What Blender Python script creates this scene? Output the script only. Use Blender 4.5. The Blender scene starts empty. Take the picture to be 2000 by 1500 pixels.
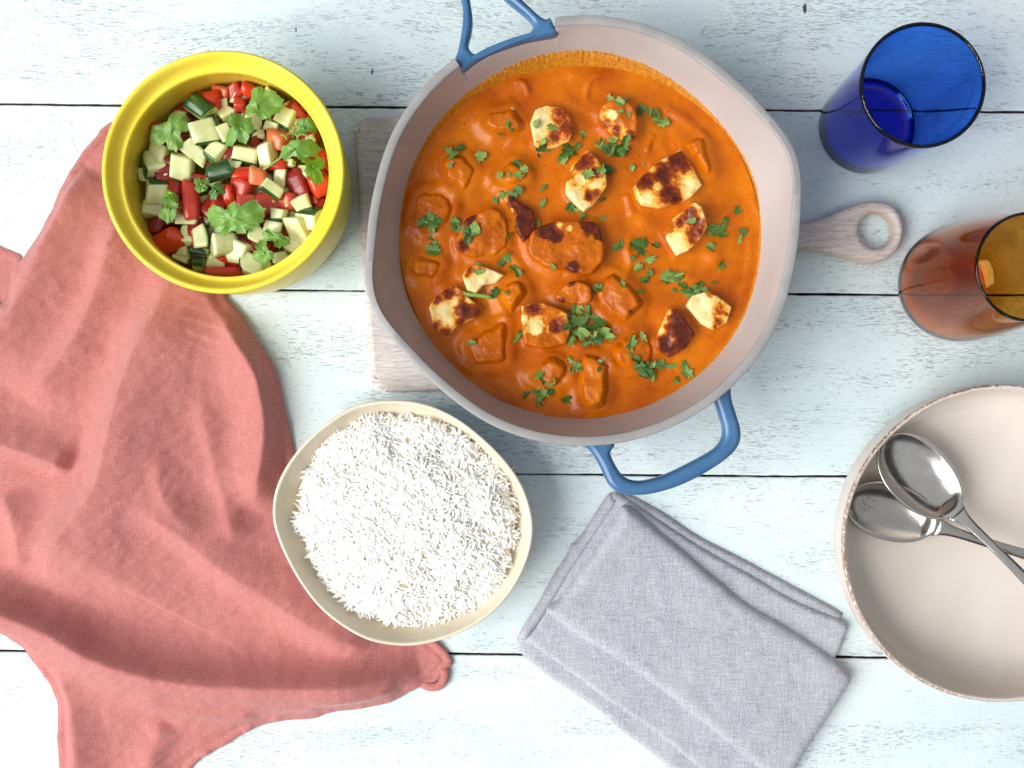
import bpy, bmesh, math, random
import numpy as np
from mathutils import Vector, Matrix, Euler, noise as mnoise

# ---------------------------------------------------------------- camera, light, exposure
H = 0.8                       # camera height above the table, metres
PX = 0.0004                   # metres per photo pixel on the table top
scene = bpy.context.scene
col = scene.collection
cam_data = bpy.data.cameras.new('camera')
cam_data.sensor_width = 36.0
cam_data.lens = 36.0
cam_data.clip_start = 0.01
cam_data.clip_end = 50
camera = bpy.data.objects.new('camera', cam_data)
camera.location = (0, 0, H)
col.objects.link(camera)
scene.camera = camera

world = bpy.data.worlds.new('World')
scene.world = world
world.use_nodes = True
wbg = world.node_tree.nodes['Background']
wbg.inputs[0].default_value = (0.86, 0.94, 1.0, 1)
wbg.inputs[1].default_value = 0.05

def area_lamp(name, loc, target, sx, sy, energy, color):
    d = bpy.data.lights.new(name, 'AREA')
    d.shape = 'RECTANGLE'; d.size = sx; d.size_y = sy
    d.energy = energy; d.color = color
    o = bpy.data.objects.new(name, d)
    o.location = loc
    o.rotation_euler = (Vector(target) - Vector(loc)).to_track_quat('-Z', 'Y').to_euler()
    col.objects.link(o)
    return o
# a tall window to the left of the table
window_light = area_lamp('window_light', (-2.65, -1.06, 2.50), (0.05, 0.05, 0), 3.1, 3.1, 262.0, (1.0, 0.99, 0.965))
# added overhead fill lamp, lifts the shadows on the table
overhead_fill = area_lamp('overhead_fill', (0.1, 0.1, 2.2), (0.1, 0.1, 0), 6.0, 6.0, 56.0, (0.93, 0.97, 1.0))

scene.view_settings.view_transform = 'Standard'
scene.view_settings.look = 'None'
scene.view_settings.exposure = 0.08
scene.view_settings.gamma = 1.0
scene.view_settings.use_curve_mapping = False
scene.render.engine = 'CYCLES'
scene.cycles.max_bounces = 14
scene.cycles.transmission_bounces = 12
scene.cycles.transparent_max_bounces = 12
scene.cycles.diffuse_bounces = 6
scene.cycles.caustics_refractive = True
scene.cycles.caustics_reflective = True
scene.cycles.blur_glossy = 0.5
scene.cycles.sample_clamp_indirect = 6.0
scene.cycles.use_denoising = True

rng = random.Random(7)

# ---------------------------------------------------------------- helpers
def W(px, py, z=0.0):
    """a point of the photograph at height z above the table, in metres"""
    s = (H - z) / H * PX
    return Vector(((px - 1000) * s, (750 - py) * s, z))

def W2(pts, z=0.0):
    s = (H - z) / H * PX
    return np.array([((x - 1000) * s, (750 - y) * s) for x, y in pts], float)

def tag(o, label=None, cat=None, group=None, kind=None):
    if label: o['label'] = label
    if cat: o['category'] = cat
    if group: o['group'] = group
    if kind: o['kind'] = kind
    return o

def empty(name, loc, label=None, cat=None, group=None):
    o = bpy.data.objects.new(name, None)
    o.empty_display_size = 0.01
    o.location = loc
    col.objects.link(o)
    return tag(o, label, cat, group)

def link(name, me, mats=None, parent=None, loc=None, smooth=True):
    if mats is not None and not len(me.materials):
        for m in (mats if isinstance(mats, (list, tuple)) else [mats]):
            me.materials.append(m)
    if smooth:
        me.polygons.foreach_set('use_smooth', [True] * len(me.polygons))
    o = bpy.data.objects.new(name, me)
    col.objects.link(o)
    if loc is not None: o.location = loc
    if parent is not None: o.parent = parent
    return o

def pydata(name, v, f):
    me = bpy.data.meshes.new(name)
    me.from_pydata([tuple(map(float, p)) for p in v], [], f)
    me.update()
    return me

def chaikin(pts, n=2, closed=True):
    p = np.array(pts, float)
    for _ in range(n):
        if closed:
            q = np.roll(p, -1, 0)
            a = 0.75 * p + 0.25 * q; b = 0.25 * p + 0.75 * q
            p = np.empty((len(a) * 2, 2)); p[0::2] = a; p[1::2] = b
        else:
            a = 0.75 * p[:-1] + 0.25 * p[1:]; b = 0.25 * p[:-1] + 0.75 * p[1:]
            r = np.empty((len(a) * 2 + 2, 2)); r[0] = p[0]; r[-1] = p[-1]; r[1:-1:2] = a; r[2:-1:2] = b
            p = r
    return p

def catmull(pts, n=6, closed=True):
    p = np.array(pts, float); m = len(p); out = []
    rngi = range(m) if closed else range(m - 1)
    for i in rngi:
        if closed:
            a, b, c, d = p[(i - 1) % m], p[i], p[(i + 1) % m], p[(i + 2) % m]
        else:
            a, b, c, d = p[max(i - 1, 0)], p[i], p[i + 1], p[min(i + 2, m - 1)]
        for k in range(n):
            t = k / n
            out.append(0.5 * ((2 * b) + (c - a) * t + (2 * a - 5 * b + 4 * c - d) * t * t + (3 * b - a - 3 * c + d) * t ** 3))
    if not closed: out.append(p[-1])
    return np.array(out)

def seg_dist(P, poly, closed=True):
    """distance to a polyline, nearest point, and position along it"""
    A = np.array(poly, float); B = np.roll(A, -1, 0)
    if not closed: A, B = A[:-1], B[:-1]
    best = np.full(len(P), 1e9); near = np.zeros((len(P), 2)); sgn = np.zeros(len(P)); tt = np.zeros(len(P))
    for i in range(len(A)):
        d = B[i] - A[i]; L = d @ d + 1e-18
        t = np.clip(((P - A[i]) @ d) / L, 0, 1)
        q = A[i] + t[:, None] * d
        dd = np.hypot(P[:, 0] - q[:, 0], P[:, 1] - q[:, 1])
        m = dd < best
        best[m] = dd[m]; near[m] = q[m]
        cr = d[0] * (P[:, 1] - A[i][1]) - d[1] * (P[:, 0] - A[i][0])
        sgn[m] = np.sign(cr[m]); tt[m] = (i + t[m]) / len(A)
    return best, near, sgn, tt

def inside(P, poly):
    A = np.array(poly, float); B = np.roll(A, -1, 0)
    r = np.zeros(len(P), bool)
    for a, b in zip(A, B):
        c = (a[1] > P[:, 1]) != (b[1] > P[:, 1])
        if a[1] != b[1]:
            x = (b[0] - a[0]) * (P[:, 1] - a[1]) / (b[1] - a[1]) + a[0]
            r ^= c & (P[:, 0] < x)
    return r

def fill_grid(poly, step):
    """a fine quad sheet inside a polygon, its border snapped to the outline"""
    poly = np.array(poly, float)
    lo = poly.min(0) - step; hi = poly.max(0) + step
    nx = int((hi[0] - lo[0]) / step) + 1; ny = int((hi[1] - lo[1]) / step) + 1
    X, Y = np.meshgrid(lo[0] + np.arange(nx) * step, lo[1] + np.arange(ny) * step)
    P = np.stack([X.ravel(), Y.ravel()], 1)
    d, near, _, _ = seg_dist(P, poly)
    sd = np.where(inside(P, poly), d, -d)
    keep = (sd > -0.45 * step).reshape(ny, nx)
    cell = keep[:-1, :-1] & keep[1:, :-1] & keep[:-1, 1:] & keep[1:, 1:]
    idx = np.arange(nx * ny).reshape(ny, nx)
    J, I = np.nonzero(cell)
    F = np.stack([idx[J, I], idx[J, I + 1], idx[J + 1, I + 1], idx[J + 1, I]], 1)
    used = np.unique(F); remap = -np.ones(nx * ny, int); remap[used] = np.arange(len(used))
    F = remap[F]; V = P[used]; sd = sd[used]; near = near[used]
    e = np.concatenate([F[:, [0, 1]], F[:, [1, 2]], F[:, [2, 3]], F[:, [3, 0]]])
    key = np.sort(e, 1); k = key[:, 0].astype(np.int64) * len(V) + key[:, 1]
    u, first, cnt = np.unique(k, return_index=True, return_counts=True)
    border = e[first[cnt == 1]]
    bv = np.unique(border)
    V[bv] = near[bv]; sd[bv] = 0
    sd = np.maximum(sd, 0)
    return V, F, sd, border

def slab_mesh(name, poly, step, zfun, zbot, attrs=None):
    """solid with a modelled top: zfun(V, d) gives the top height, sides drop to zbot"""
    V, F, d, border = fill_grid(poly, step)
    z = zfun(V, d)
    n = len(V)
    verts = [(x, y, zz) for (x, y), zz in zip(V, z)]
    bv = np.unique(border); bm_ = {int(b): n + i for i, b in enumerate(bv)}
    verts += [(V[b][0], V[b][1], zbot) for b in bv]
    faces = [tuple(int(i) for i in f) for f in F]
    faces += [(int(b), int(a), bm_[int(a)], bm_[int(b)]) for a, b in border]
    me = pydata(name, verts, faces)
    if attrs:
        for an, fun in attrs.items():
            vals = fun(V, d)
            full = np.concatenate([vals, vals[bv]])
            at = me.attributes.new(an, 'FLOAT', 'POINT')
            at.data.foreach_set('value', full.astype(np.float32))
    return me

def nz(x, y, z=0.0, oct=3):
    return mnoise.fractal(Vector((x, y, z)), 1.0, 2.0, oct)

def nzv(V, sc, seed=0.0, oct=3):
    return np.array([mnoise.fractal(Vector((p[0] * sc, p[1] * sc, seed)), 1.0, 2.0, oct) for p in V])

def lathe(name, prof, seg=128, rfun=None, close=False):
    """profile (r, z[, weight]) turned about z; rfun(theta, weight) is added to the radius"""
    v, f = [], []
    for p in prof:
        w = p[2] if len(p) > 2 else 0.0
        for k in range(seg):
            a = 2 * math.pi * k / seg
            r = p[0] + (rfun(a, w) if rfun else 0)
            v.append((r * math.cos(a), r * math.sin(a), p[1]))
    m = len(prof)
    for i in range(m - 1 + (1 if close else 0)):
        for k in range(seg):
            a, b = i * seg + k, i * seg + (k + 1) % seg
            c, d = ((i + 1) % m) * seg + (k + 1) % seg, ((i + 1) % m) * seg + k
            f.append((a, b, c, d))
    return pydata(name, v, f)

def smooth_prof(pts, n=4):
    p = catmull([(a[0], a[1]) for a in pts], n, closed=False)
    return [tuple(q) for q in p]

def curve_slab(name, polys, z0, z1, bevel, zp=None):
    """rounded plate from 2-D outlines (holes allowed); outlines already in metres"""
    cu = bpy.data.curves.new(name, 'CURVE')
    cu.dimensions = '2D'; cu.fill_mode = 'BOTH'
    cu.extrude = (z1 - z0) / 2 - bevel; cu.bevel_depth = bevel; cu.bevel_resolution = 3
    cu.offset = -bevel
    for poly in polys:
        s = cu.splines.new('POLY'); s.points.add(len(poly) - 1); s.use_cyclic_u = True
        for p, q in zip(s.points, poly): p.co = (q[0], q[1], 0, 1)
    o = bpy.data.objects.new(name, cu)
    col.objects.link(o)
    dg = bpy.context.evaluated_depsgraph_get()
    me = bpy.data.meshes.new_from_object(o.evaluated_get(dg))
    bpy.data.objects.remove(o); bpy.data.curves.remove(cu)
    me.name = name
    me.transform(Matrix.Translation((0, 0, (z0 + z1) / 2)))
    return me

def edge_split(o, ang=35):
    me = o.data
    try:
        me.set_sharp_from_angle(angle=math.radians(ang))
    except Exception:
        pass
    return o

# ---------------------------------------------------------------- material helpers
class NT:
    def __init__(self, name):
        self.m = bpy.data.materials.new(name); self.m.use_nodes = True
        self.t = self.m.node_tree
        self.b = self.t.nodes['Principled BSDF']
        self.out = self.t.nodes['Material Output']
    def n(self, typ, **kw):
        x = self.t.nodes.new(typ)
        for k, v in kw.items(): setattr(x, k, v)
        return x
    def l(self, a, b): self.t.links.new(a, b)
    def set(self, **kw):
        for k, v in kw.items():
            self.b.inputs[k.replace('_', ' ')].default_value = v
    def coord(self, kind='Object', scale=(1, 1, 1), rot=(0, 0, 0)):
        if kind == 'World':
            src = self.n('ShaderNodeNewGeometry').outputs['Position']
        else:
            src = self.n('ShaderNodeTexCoord').outputs[kind]
        mp = self.n('ShaderNodeMapping')
        mp.inputs['Scale'].default_value = scale; mp.inputs['Rotation'].default_value = rot
        self.l(src, mp.inputs[0]); return mp.outputs[0]
    def noise(self, vec, scale=1.0, detail=3.0, rough=0.5, dist=0.0):
        x = self.n('ShaderNodeTexNoise')
        x.inputs['Scale'].default_value = scale; x.inputs['Detail'].default_value = detail
        x.inputs['Roughness'].default_value = rough; x.inputs['Distortion'].default_value = dist
        if vec is not None: self.l(vec, x.inputs['Vector'])
        return x.outputs[0]
    def ramp(self, fac, stops):
        x = self.n('ShaderNodeValToRGB')
        cr = x.color_ramp
        while len(cr.elements) > 1: cr.elements.remove(cr.elements[0])
        for i, (p, c) in enumerate(stops):
            e = cr.elements[0] if i == 0 else cr.elements.new(p)
            e.position = p
            e.color = (c, c, c, 1) if isinstance(c, (int, float)) else (*c, 1)
        self.l(fac, x.inputs[0]); return x.outputs[0]
    def math(self, op, a, b=None, c=None, clamp=False):
        x = self.n('ShaderNodeMath', operation=op); x.use_clamp = clamp
        for i, v in enumerate((a, b, c)):
            if v is None: continue
            if isinstance(v, (int, float)): x.inputs[i].default_value = v
            else: self.l(v, x.inputs[i])
        return x.outputs[0]
    def mix(self, fac, a, b, blend='MIX'):
        x = self.n('ShaderNodeMix', data_type='RGBA', blend_type=blend)
        if isinstance(fac, (int, float)): x.inputs[0].default_value = fac
        else: self.l(fac, x.inputs[0])
        for i, v in ((6, a), (7, b)):
            if isinstance(v, tuple): x.inputs[i].default_value = (*v, 1)
            else: self.l(v, x.inputs[i])
        return x.outputs[2]
    def bump(self, h, strength=0.5, dist=0.001, normal=None):
        x = self.n('ShaderNodeBump')
        x.inputs['Strength'].default_value = strength; x.inputs['Distance'].default_value = dist
        self.l(h, x.inputs['Height'])
        if normal is not None: self.l(normal, x.inputs['Normal'])
        return x.outputs[0]
    def attr(self, name):
        x = self.n('ShaderNodeAttribute', attribute_name=name); return x.outputs['Fac']
    def rand(self):
        return self.n('ShaderNodeObjectInfo').outputs['Random']
    def color(self, sock): self.l(sock, self.b.inputs['Base Color'])
    def normal(self, sock): self.l(sock, self.b.inputs['Normal'])
    def rough(self, sock): self.l(sock, self.b.inputs['Roughness'])

def srgb(r, g, b):
    f = lambda c: (c / 255 / 12.92) if c / 255 <= 0.04045 else ((c / 255 + 0.055) / 1.055) ** 2.4
    return (f(r), f(g), f(b))

M = {}
def m_plain(key, color, rough=0.5, **kw):
    t = NT(key); t.set(Base_Color=(*color, 1), Roughness=rough, **kw); M[key] = t.m; return t

# --- painted boards: pale paint with worn pores and brushed relief
def mat_paint():
    t = NT('painted_plank')
    pos = t.n('ShaderNodeNewGeometry').outputs['Position']
    rnd = t.rand()
    off = t.n('ShaderNodeCombineXYZ'); t.l(t.math('MULTIPLY', rnd, 7.3), off.inputs[0]); t.l(t.math('MULTIPLY', rnd, 3.1), off.inputs[2])
    add = t.n('ShaderNodeVectorMath', operation='ADD'); t.l(pos, add.inputs[0]); t.l(off.outputs[0], add.inputs[1])
    # grain lines bend gently, like sawn boards
    wv = t.n('ShaderNodeMapping'); wv.inputs['Scale'].default_value = (5.0, 16, 1); t.l(add.outputs[0], wv.inputs[0])
    warp = t.noise(wv.outputs[0], 1.0, 1.5, 0.5)
    wy = t.n('ShaderNodeCombineXYZ'); t.l(t.math('MULTIPLY', t.math('SUBTRACT', warp, 0.5), 0.040), wy.inputs[1])
    gp = t.n('ShaderNodeVectorMath', operation='ADD'); t.l(add.outputs[0], gp.inputs[0]); t.l(wy.outputs[0], gp.inputs[1])
    def stretched(sx, sy, detail=2.0, rough=0.55):
        mp = t.n('ShaderNodeMapping'); mp.inputs['Scale'].default_value = (sx, sy, 1); t.l(gp.outputs[0], mp.inputs[0])
        return t.noise(mp.outputs[0], 1.0, detail, rough)
    pores = stretched(115, 1150, 3.0, 0.6)
    pores2 = stretched(230, 1900, 2.0, 0.6)
    grain = stretched(22, 520, 4.0, 0.6)
    patch = stretched(7, 30, 3.0, 0.6)
    patchy = t.ramp(patch, [(0.36, 0.0), (0.60, 1.0)])
    thr = t.math('MULTIPLY_ADD', patchy, -0.120, 0.705)
    mask = t.math('MULTIPLY', t.math('SUBTRACT', pores, thr), 22.0, clamp=True)
    thr2 = t.math('MULTIPLY_ADD', patchy, -0.115, 0.715)
    mask2 = t.math('MULTIPLY', t.math('SUBTRACT', pores2, thr2), 18.0, clamp=True)
    m = t.math('MAXIMUM', mask, t.math('MULTIPLY', mask2, 0.8))
    tone = t.noise(add.outputs[0], 9.0, 3.0, 0.55)
    base = t.ramp(tone, [(0.25, (0.57, 0.70, 0.725)), (0.5, (0.66, 0.765, 0.785)), (0.75, (0.74, 0.79, 0.785))])
    base = t.mix(t.math('MULTIPLY', t.ramp(grain, [(0.45, 0.0), (0.75, 1.0)]), 0.16), base, (0.50, 0.57, 0.58))
    worn = t.mix(t.ramp(patch, [(0.4, 0.0), (0.75, 1.0)]), (0.13, 0.155, 0.185), (0.15, 0.125, 0.12))
    c = t.mix(t.math('MULTIPLY', m, 0.50), base, worn)
    # three small knots
    for (kx, ky, kr) in ((727, 140, 0.0016), (1572, 16, 0.0026), (578, 58, 0.0014)):
        p = W(kx, ky)
        sub = t.n('ShaderNodeVectorMath', operation='SUBTRACT'); t.l(pos, sub.inputs[0]); sub.inputs[1].default_value = (p.x, p.y, 0)
        sc = t.n('ShaderNodeMapping'); sc.inputs['Rotation'].default_value = (0, 0, -0.5 if kx > 1000 else 0); sc.inputs['Scale'].default_value = (1, 0.4, 0); t.l(sub.outputs[0], sc.inputs[0])
        ln = t.n('ShaderNodeVectorMath', operation='LENGTH'); t.l(sc.outputs[0], ln.inputs[0])
        dd = t.math('ADD', ln.outputs['Value'], t.math('MULTIPLY', t.noise(pos, 900, 2), kr * 1.2))
        c = t.mix(t.math('MULTIPLY', t.math('SUBTRACT', kr * 1.3, dd), 1800.0, clamp=True), c, (0.06, 0.055, 0.06))
    t.color(c)
    t.set(Roughness=0.52)
    h = t.math('SUBTRACT', t.math('MULTIPLY_ADD', grain, 0.9, t.math('MULTIPLY', t.noise(add.outputs[0], 420, 4, 0.6), 0.35)), t.math('MULTIPLY', m, 0.9))
    t.normal(t.bump(h, 0.55, 0.0007))
    M['paint'] = t.m
mat_paint()
m_plain('under_table', (0.10, 0.06, 0.05), 0.9)
m_plain('plank_edge', (0.20, 0.125, 0.105), 0.85)

# --- ceramics, metal, wood
def mat_yellow():
    t = NT('yellow_glaze')
    v = t.coord('Object')
    n = t.noise(v, 30, 3)
    t.color(t.ramp(n, [(0.3, (0.84, 0.63, 0.050)), (0.7, (0.88, 0.71, 0.090))]))
    t.set(Roughness=0.20, Specular_IOR_Level=0.20)
    t.normal(t.bump(t.noise(v, 90, 2), 0.05, 0.0008))
    M['yellow'] = t.m
mat_yellow()

def mat_speckle(key, a, b, speck, rough, sc=900):
    t = NT(key)
    v = t.coord('Object')
    c = t.ramp(t.noise(v, 18, 4), [(0.3, a), (0.7, b)])
    s = t.ramp(t.noise(v, sc, 3, 0.7), [(0.56, 0.0), (0.68, 1.0)])
    c = t.mix(t.math('MULTIPLY', s, 0.45), c, speck)
    t.color(c); t.set(Roughness=rough)
    t.normal(t.bump(t.noise(v, 160, 3), 0.12, 0.0006))
    M[key] = t.m
    return t
mat_speckle('cream_stoneware', (0.66, 0.57, 0.43), (0.74, 0.66, 0.52), (0.40, 0.34, 0.25), 0.30)
def mat_plate():
    t = NT('rustic_plate')
    v = t.coord('Object')
    c = t.ramp(t.noise(v, 14, 4), [(0.3, (0.62, 0.545, 0.485)), (0.7, (0.71, 0.645, 0.59))])
    s = t.ramp(t.noise(v, 1300, 2, 0.7), [(0.60, 0.0), (0.72, 1.0)])
    c = t.mix(t.math('MULTIPLY', s, 0.35), c, (0.34, 0.25, 0.19))
    worn = t.attr('worn')
    edge = t.math('MULTIPLY', worn, t.ramp(t.noise(t.coord('Object', (1, 1, 2.5)), 420, 4, 0.75), [(0.40, 0.0), (0.52, 1.0)]))
    c = t.mix(edge, c, (0.20, 0.095, 0.050))
    t.color(c); t.set(Roughness=0.33)
    t.normal(t.bump(t.noise(v, 120, 4), 0.15, 0.0006))
    M['plate'] = t.m
mat_plate()
def mat_pan():
    t = NT('pan_coating')
    v = t.coord('Object')
    c = t.ramp(t.noise(v, 25, 4), [(0.3, (0.42, 0.378, 0.370)), (0.7, (0.475, 0.43, 0.42))])
    s = t.ramp(t.noise(v, 700, 2, 0.6), [(0.68, 0.0), (0.74, 1.0)])
    t.color(t.mix(t.math('MULTIPLY', s, 0.3), c, (0.25, 0.19, 0.17)))
    t.set(Roughness=0.36)
    t.normal(t.bump(t.noise(v, 500, 3), 0.06, 0.0004))
    M['pan'] = t.m
    t = NT('pan_rim')
    v = t.coord('Object')
    t.color(t.ramp(t.noise(v, 60, 4), [(0.3, (0.27, 0.262, 0.258)), (0.7, (0.33, 0.32, 0.315))]))
    t.set(Roughness=0.42)
    t.normal(t.bump(t.noise(v, 700, 3), 0.12, 0.0004))
    M['pan_rim'] = t.m
mat_pan()
def mat_blue_metal():
    t = NT('blue_enamel')
    v = t.coord('Object')
    t.color(t.ramp(t.noise(v, 50, 4), [(0.3, (0.040, 0.125, 0.270)), (0.7, (0.062, 0.165, 0.325))]))
    t.set(Roughness=0.27)
    t.normal(t.bump(t.noise(v, 700, 3), 0.10, 0.0004))
    M['blue_metal'] = t.m
mat_blue_metal()
m_plain('pan_outside', (0.050, 0.145, 0.30), 0.35)
def mat_steel():
    t = NT('brushed_steel')
    v = t.coord('Object', (1, 1, 1))
    t.set(Metallic=1.0)
    t.color(t.ramp(t.noise(v, 40, 4), [(0.3, (0.52, 0.49, 0.46)), (0.7, (0.64, 0.61, 0.58))]))
    scr = t.noise(t.coord('Object', (400, 2500, 400)), 1.0, 2)
    t.rough(t.ramp(t.noise(v, 120, 5, 0.7), [(0.3, 0.14), (0.75, 0.30)]))
    t.normal(t.bump(scr, 0.06, 0.0002))
    M['steel'] = t.m
    t2 = NT('scratched_steel')
    v = t2.coord('Object', (1, 1, 1))
    t2.set(Metallic=1.0)
    spot = t2.ramp(t2.attr('wear'), [(0.2, 0.0), (0.8, 1.0)])
    sn = t2.ramp(t2.noise(t2.coord('Object', (700, 1300, 400), (0, 0, 0.7)), 1.0, 3, 0.7), [(0.52, 0.0), (0.60, 1.0)])
    t2.color(t2.mix(t2.math('MULTIPLY', spot, sn), (0.46, 0.43, 0.40), (0.10, 0.085, 0.075)))
    t2.rough(t2.ramp(t2.noise(v, 120, 5, 0.7), [(0.3, 0.17), (0.75, 0.28)]))
    M['steel_worn'] = t2.m
mat_steel()
def mat_board():
    t = NT('whitewashed_wood')
    v = t.coord('Object', (40, 420, 60))
    g = t.noise(v, 1.0, 5, 0.65, 0.4)
    big = t.noise(t.coord('Object', (14, 40, 10)), 1.0, 3)
    c = t.ramp(g, [(0.32, (0.40, 0.33, 0.305)), (0.52, (0.58, 0.51, 0.48)), (0.70, (0.70, 0.645, 0.62))])
    c = t.mix(t.math('MULTIPLY', big, 0.35), c, (0.62, 0.55, 0.51))
    fine = t.ramp(t.noise(t.coord('Object', (130, 1500, 60)), 1.0, 3, 0.6), [(0.58, 0.0), (0.66, 1.0)])
    c = t.mix(t.math('MULTIPLY', fine, 0.6), c, (0.13, 0.085, 0.07))
    edge = t.attr('side')
    c = t.mix(edge, c, (0.66, 0.53, 0.42))
    t.color(c); t.set(Roughness=0.55)
    t.normal(t.bump(g, 0.35, 0.0005))
    M['board'] = t.m
mat_board()

# --- cloth
def mat_cloth(key, a, b, dark, thread, rot, wscale, bump=0.5, speck=0.5):
    t = NT(key)
    v = t.coord('World', (1, 1, 1), (0, 0, rot))
    n1 = t.noise(t.coord('World', (wscale * 0.12, wscale, 1), (0, 0, rot)), 1.0, 3, 0.6)
    n2 = t.noise(t.coord('World', (wscale, wscale * 0.12, 1), (0, 0, rot)), 1.0, 3, 0.6)
    w1 = t.n('ShaderNodeTexWave', wave_type='BANDS', bands_direction='X'); w1.inputs['Scale'].default_value = wscale * thread; w1.inputs['Distortion'].default_value = 1.2; w1.inputs['Detail'].default_value = 1.0
    w2 = t.n('ShaderNodeTexWave', wave_type='BANDS', bands_direction='Y'); w2.inputs['Scale'].default_value = wscale * thread; w2.inputs['Distortion'].default_value = 1.2; w2.inputs['Detail'].default_value = 1.0
    t.l(v, w1.inputs[0]); t.l(v, w2.inputs[0])
    weave = t.math('MULTIPLY', w1.outputs['Fac'], w2.outputs['Fac'])
    slub = t.math('MULTIPLY_ADD', n1, 0.5, t.math('MULTIPLY', n2, 0.5))
    c = t.ramp(slub, [(0.36, a), (0.62, b)])
    c = t.mix(t.math('MULTIPLY', t.math('SUBTRACT', 1.0, weave), 0.32), c, dark)
    sp = t.noise(t.coord('World', (1, 1, 0), (0, 0, rot)), 1250, 2, 0.6)
    c = t.mix(t.math('MULTIPLY', t.ramp(sp, [(0.36, 1.0), (0.50, 0.0)]), speck), c, dark)
    c = t.mix(t.math('MULTIPLY', t.ramp(sp, [(0.52, 0.0), (0.66, 1.0)]), speck), c, tuple(min(1.0, x * 1.25) for x in b))
    broad = t.noise(v, 22, 4, 0.6)
    c = t.mix(t.math('MULTIPLY', t.ramp(broad, [(0.4, 0.0), (0.8, 1.0)]), 0.3), c, b)
    t.color(c)
    t.set(Roughness=0.88, Sheen_Weight=0.35, Sheen_Roughness=0.4)
    h = t.math('MULTIPLY_ADD', weave, 0.6, slub)
    t.normal(t.bump(h, bump, 0.0005))
    M[key] = t.m
mat_cloth('coral_linen', (0.47, 0.148, 0.134), (0.60, 0.238, 0.220), (0.30, 0.075, 0.068), 0.50, 0.55, 900, 0.65, 0.50)
mat_cloth('grey_linen', (0.33, 0.335, 0.385), (0.62, 0.625, 0.675), (0.14, 0.145, 0.185), 0.50, 0.58, 620, 0.75, 0.6)

# --- coloured glass: real thickness, tinted by absorption
def mat_glass(key, tint, density):
    t = NT(key)
    t.set(Base_Color=(1, 1, 1, 1), Roughness=0.0, IOR=1.47, Transmission_Weight=1.0)
    va = t.n('ShaderNodeVolumeAbsorption'); va.inputs['Color'].default_value = (*tint, 1); va.inputs['Density'].default_value = density
    t.l(va.outputs[0], t.out.inputs['Volume'])
    M[key] = t.m
mat_glass('blue_glass', (0.0, 0.52, 0.985), 960)
mat_glass('amber_glass', (0.96, 0.73, 0.0), 1050)

# --- food
def mat_sauce():
    t = NT('curry_sauce')
    v = t.coord('World')
    c = t.ramp(t.noise(v, 26, 4, 0.6), [(0.28, (0.36, 0.060, 0.0)), (0.5, (0.49, 0.112, 0.0)), (0.72, (0.61, 0.168, 0.001))])
    fleck = t.ramp(t.noise(v, 420, 2, 0.6), [(0.66, 0.0), (0.72, 1.0)])
    c = t.mix(t.math('MULTIPLY', fleck, 0.7), c, (0.20, 0.028, 0.006))
    t.color(c); t.rough(t.ramp(t.noise(v, 60, 3), [(0.3, 0.11), (0.7, 0.21)]))
    t.set(Specular_IOR_Level=0.22)
    t.set(Subsurface_Weight=0.12, Subsurface_Radius=(1.0, 0.35, 0.1), Subsurface_Scale=0.003)
    h = t.math('MULTIPLY_ADD', t.noise(v, 800, 4, 0.65), 0.50, t.noise(v, 160, 3))
    t.normal(t.bump(h, 0.40, 0.0009))
    M['sauce'] = t.m
    t = NT('dried_sauce')
    v = t.coord('World')
    c = t.ramp(t.noise(v, 420, 4, 0.7), [(0.35, (0.40, 0.115, 0.001)), (0.65, (0.62, 0.25, 0.004))])
    t.color(c); t.set(Roughness=0.45)
    t.normal(t.bump(t.noise(v, 900, 4, 0.7), 0.7, 0.001))
    M['sauce_dry'] = t.m
mat_sauce()
def mat_cheese():
    t = NT('grilled_halloumi')
    v = t.coord('World')
    fine = t.noise(v, 420, 5, 0.7)
    mid = t.noise(v, 150, 4, 0.65)
    nb = t.math('MULTIPLY_ADD', t.math('SUBTRACT', mid, 0.5), 0.9, t.math('MULTIPLY', t.math('SUBTRACT', fine, 0.5), 0.8))
    br = t.math('ADD', t.attr('brown'), nb)
    cheese = t.mix(t.ramp(mid, [(0.35, 0.0), (0.65, 1.0)]), (0.82, 0.58, 0.21), (0.84, 0.72, 0.42))
    c = t.mix(1.0, cheese, t.ramp(br, [(0.06, (1, 1, 1)), (0.22, (1.0, 0.86, 0.52)), (0.36, (0.98, 0.58, 0.14)), (0.48, (0.72, 0.25, 0.04)), (0.62, (0.36, 0.075, 0.025)), (0.80, (0.20, 0.036, 0.020)), (1.0, (0.085, 0.018, 0.015))]), 'MULTIPLY')
    ct = t.math('ADD', t.attr('coat'), t.math('MULTIPLY', nb, 1.1))
    cm = t.ramp(ct, [(0.42, 0.0), (0.60, 1.0)])
    sauce = t.ramp(t.noise(v, 60, 4, 0.6), [(0.3, (0.36, 0.066, 0.0)), (0.7, (0.58, 0.150, 0.001))])
    c = t.mix(cm, c, sauce)
    t.color(c)
    t.rough(t.ramp(fine, [(0.3, 0.16), (0.7, 0.32)]))
    t.set(Specular_IOR_Level=0.26)
    t.set(Subsurface_Weight=0.12, Subsurface_Radius=(1.0, 0.5, 0.2), Subsurface_Scale=0.002)
    h = t.math('ADD', t.math('MULTIPLY_ADD', fine, 0.55, mid), t.math('MULTIPLY', cm, 0.25))
    t.normal(t.bump(h, 0.42, 0.0010))
    M['cheese'] = t.m
mat_cheese()
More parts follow.
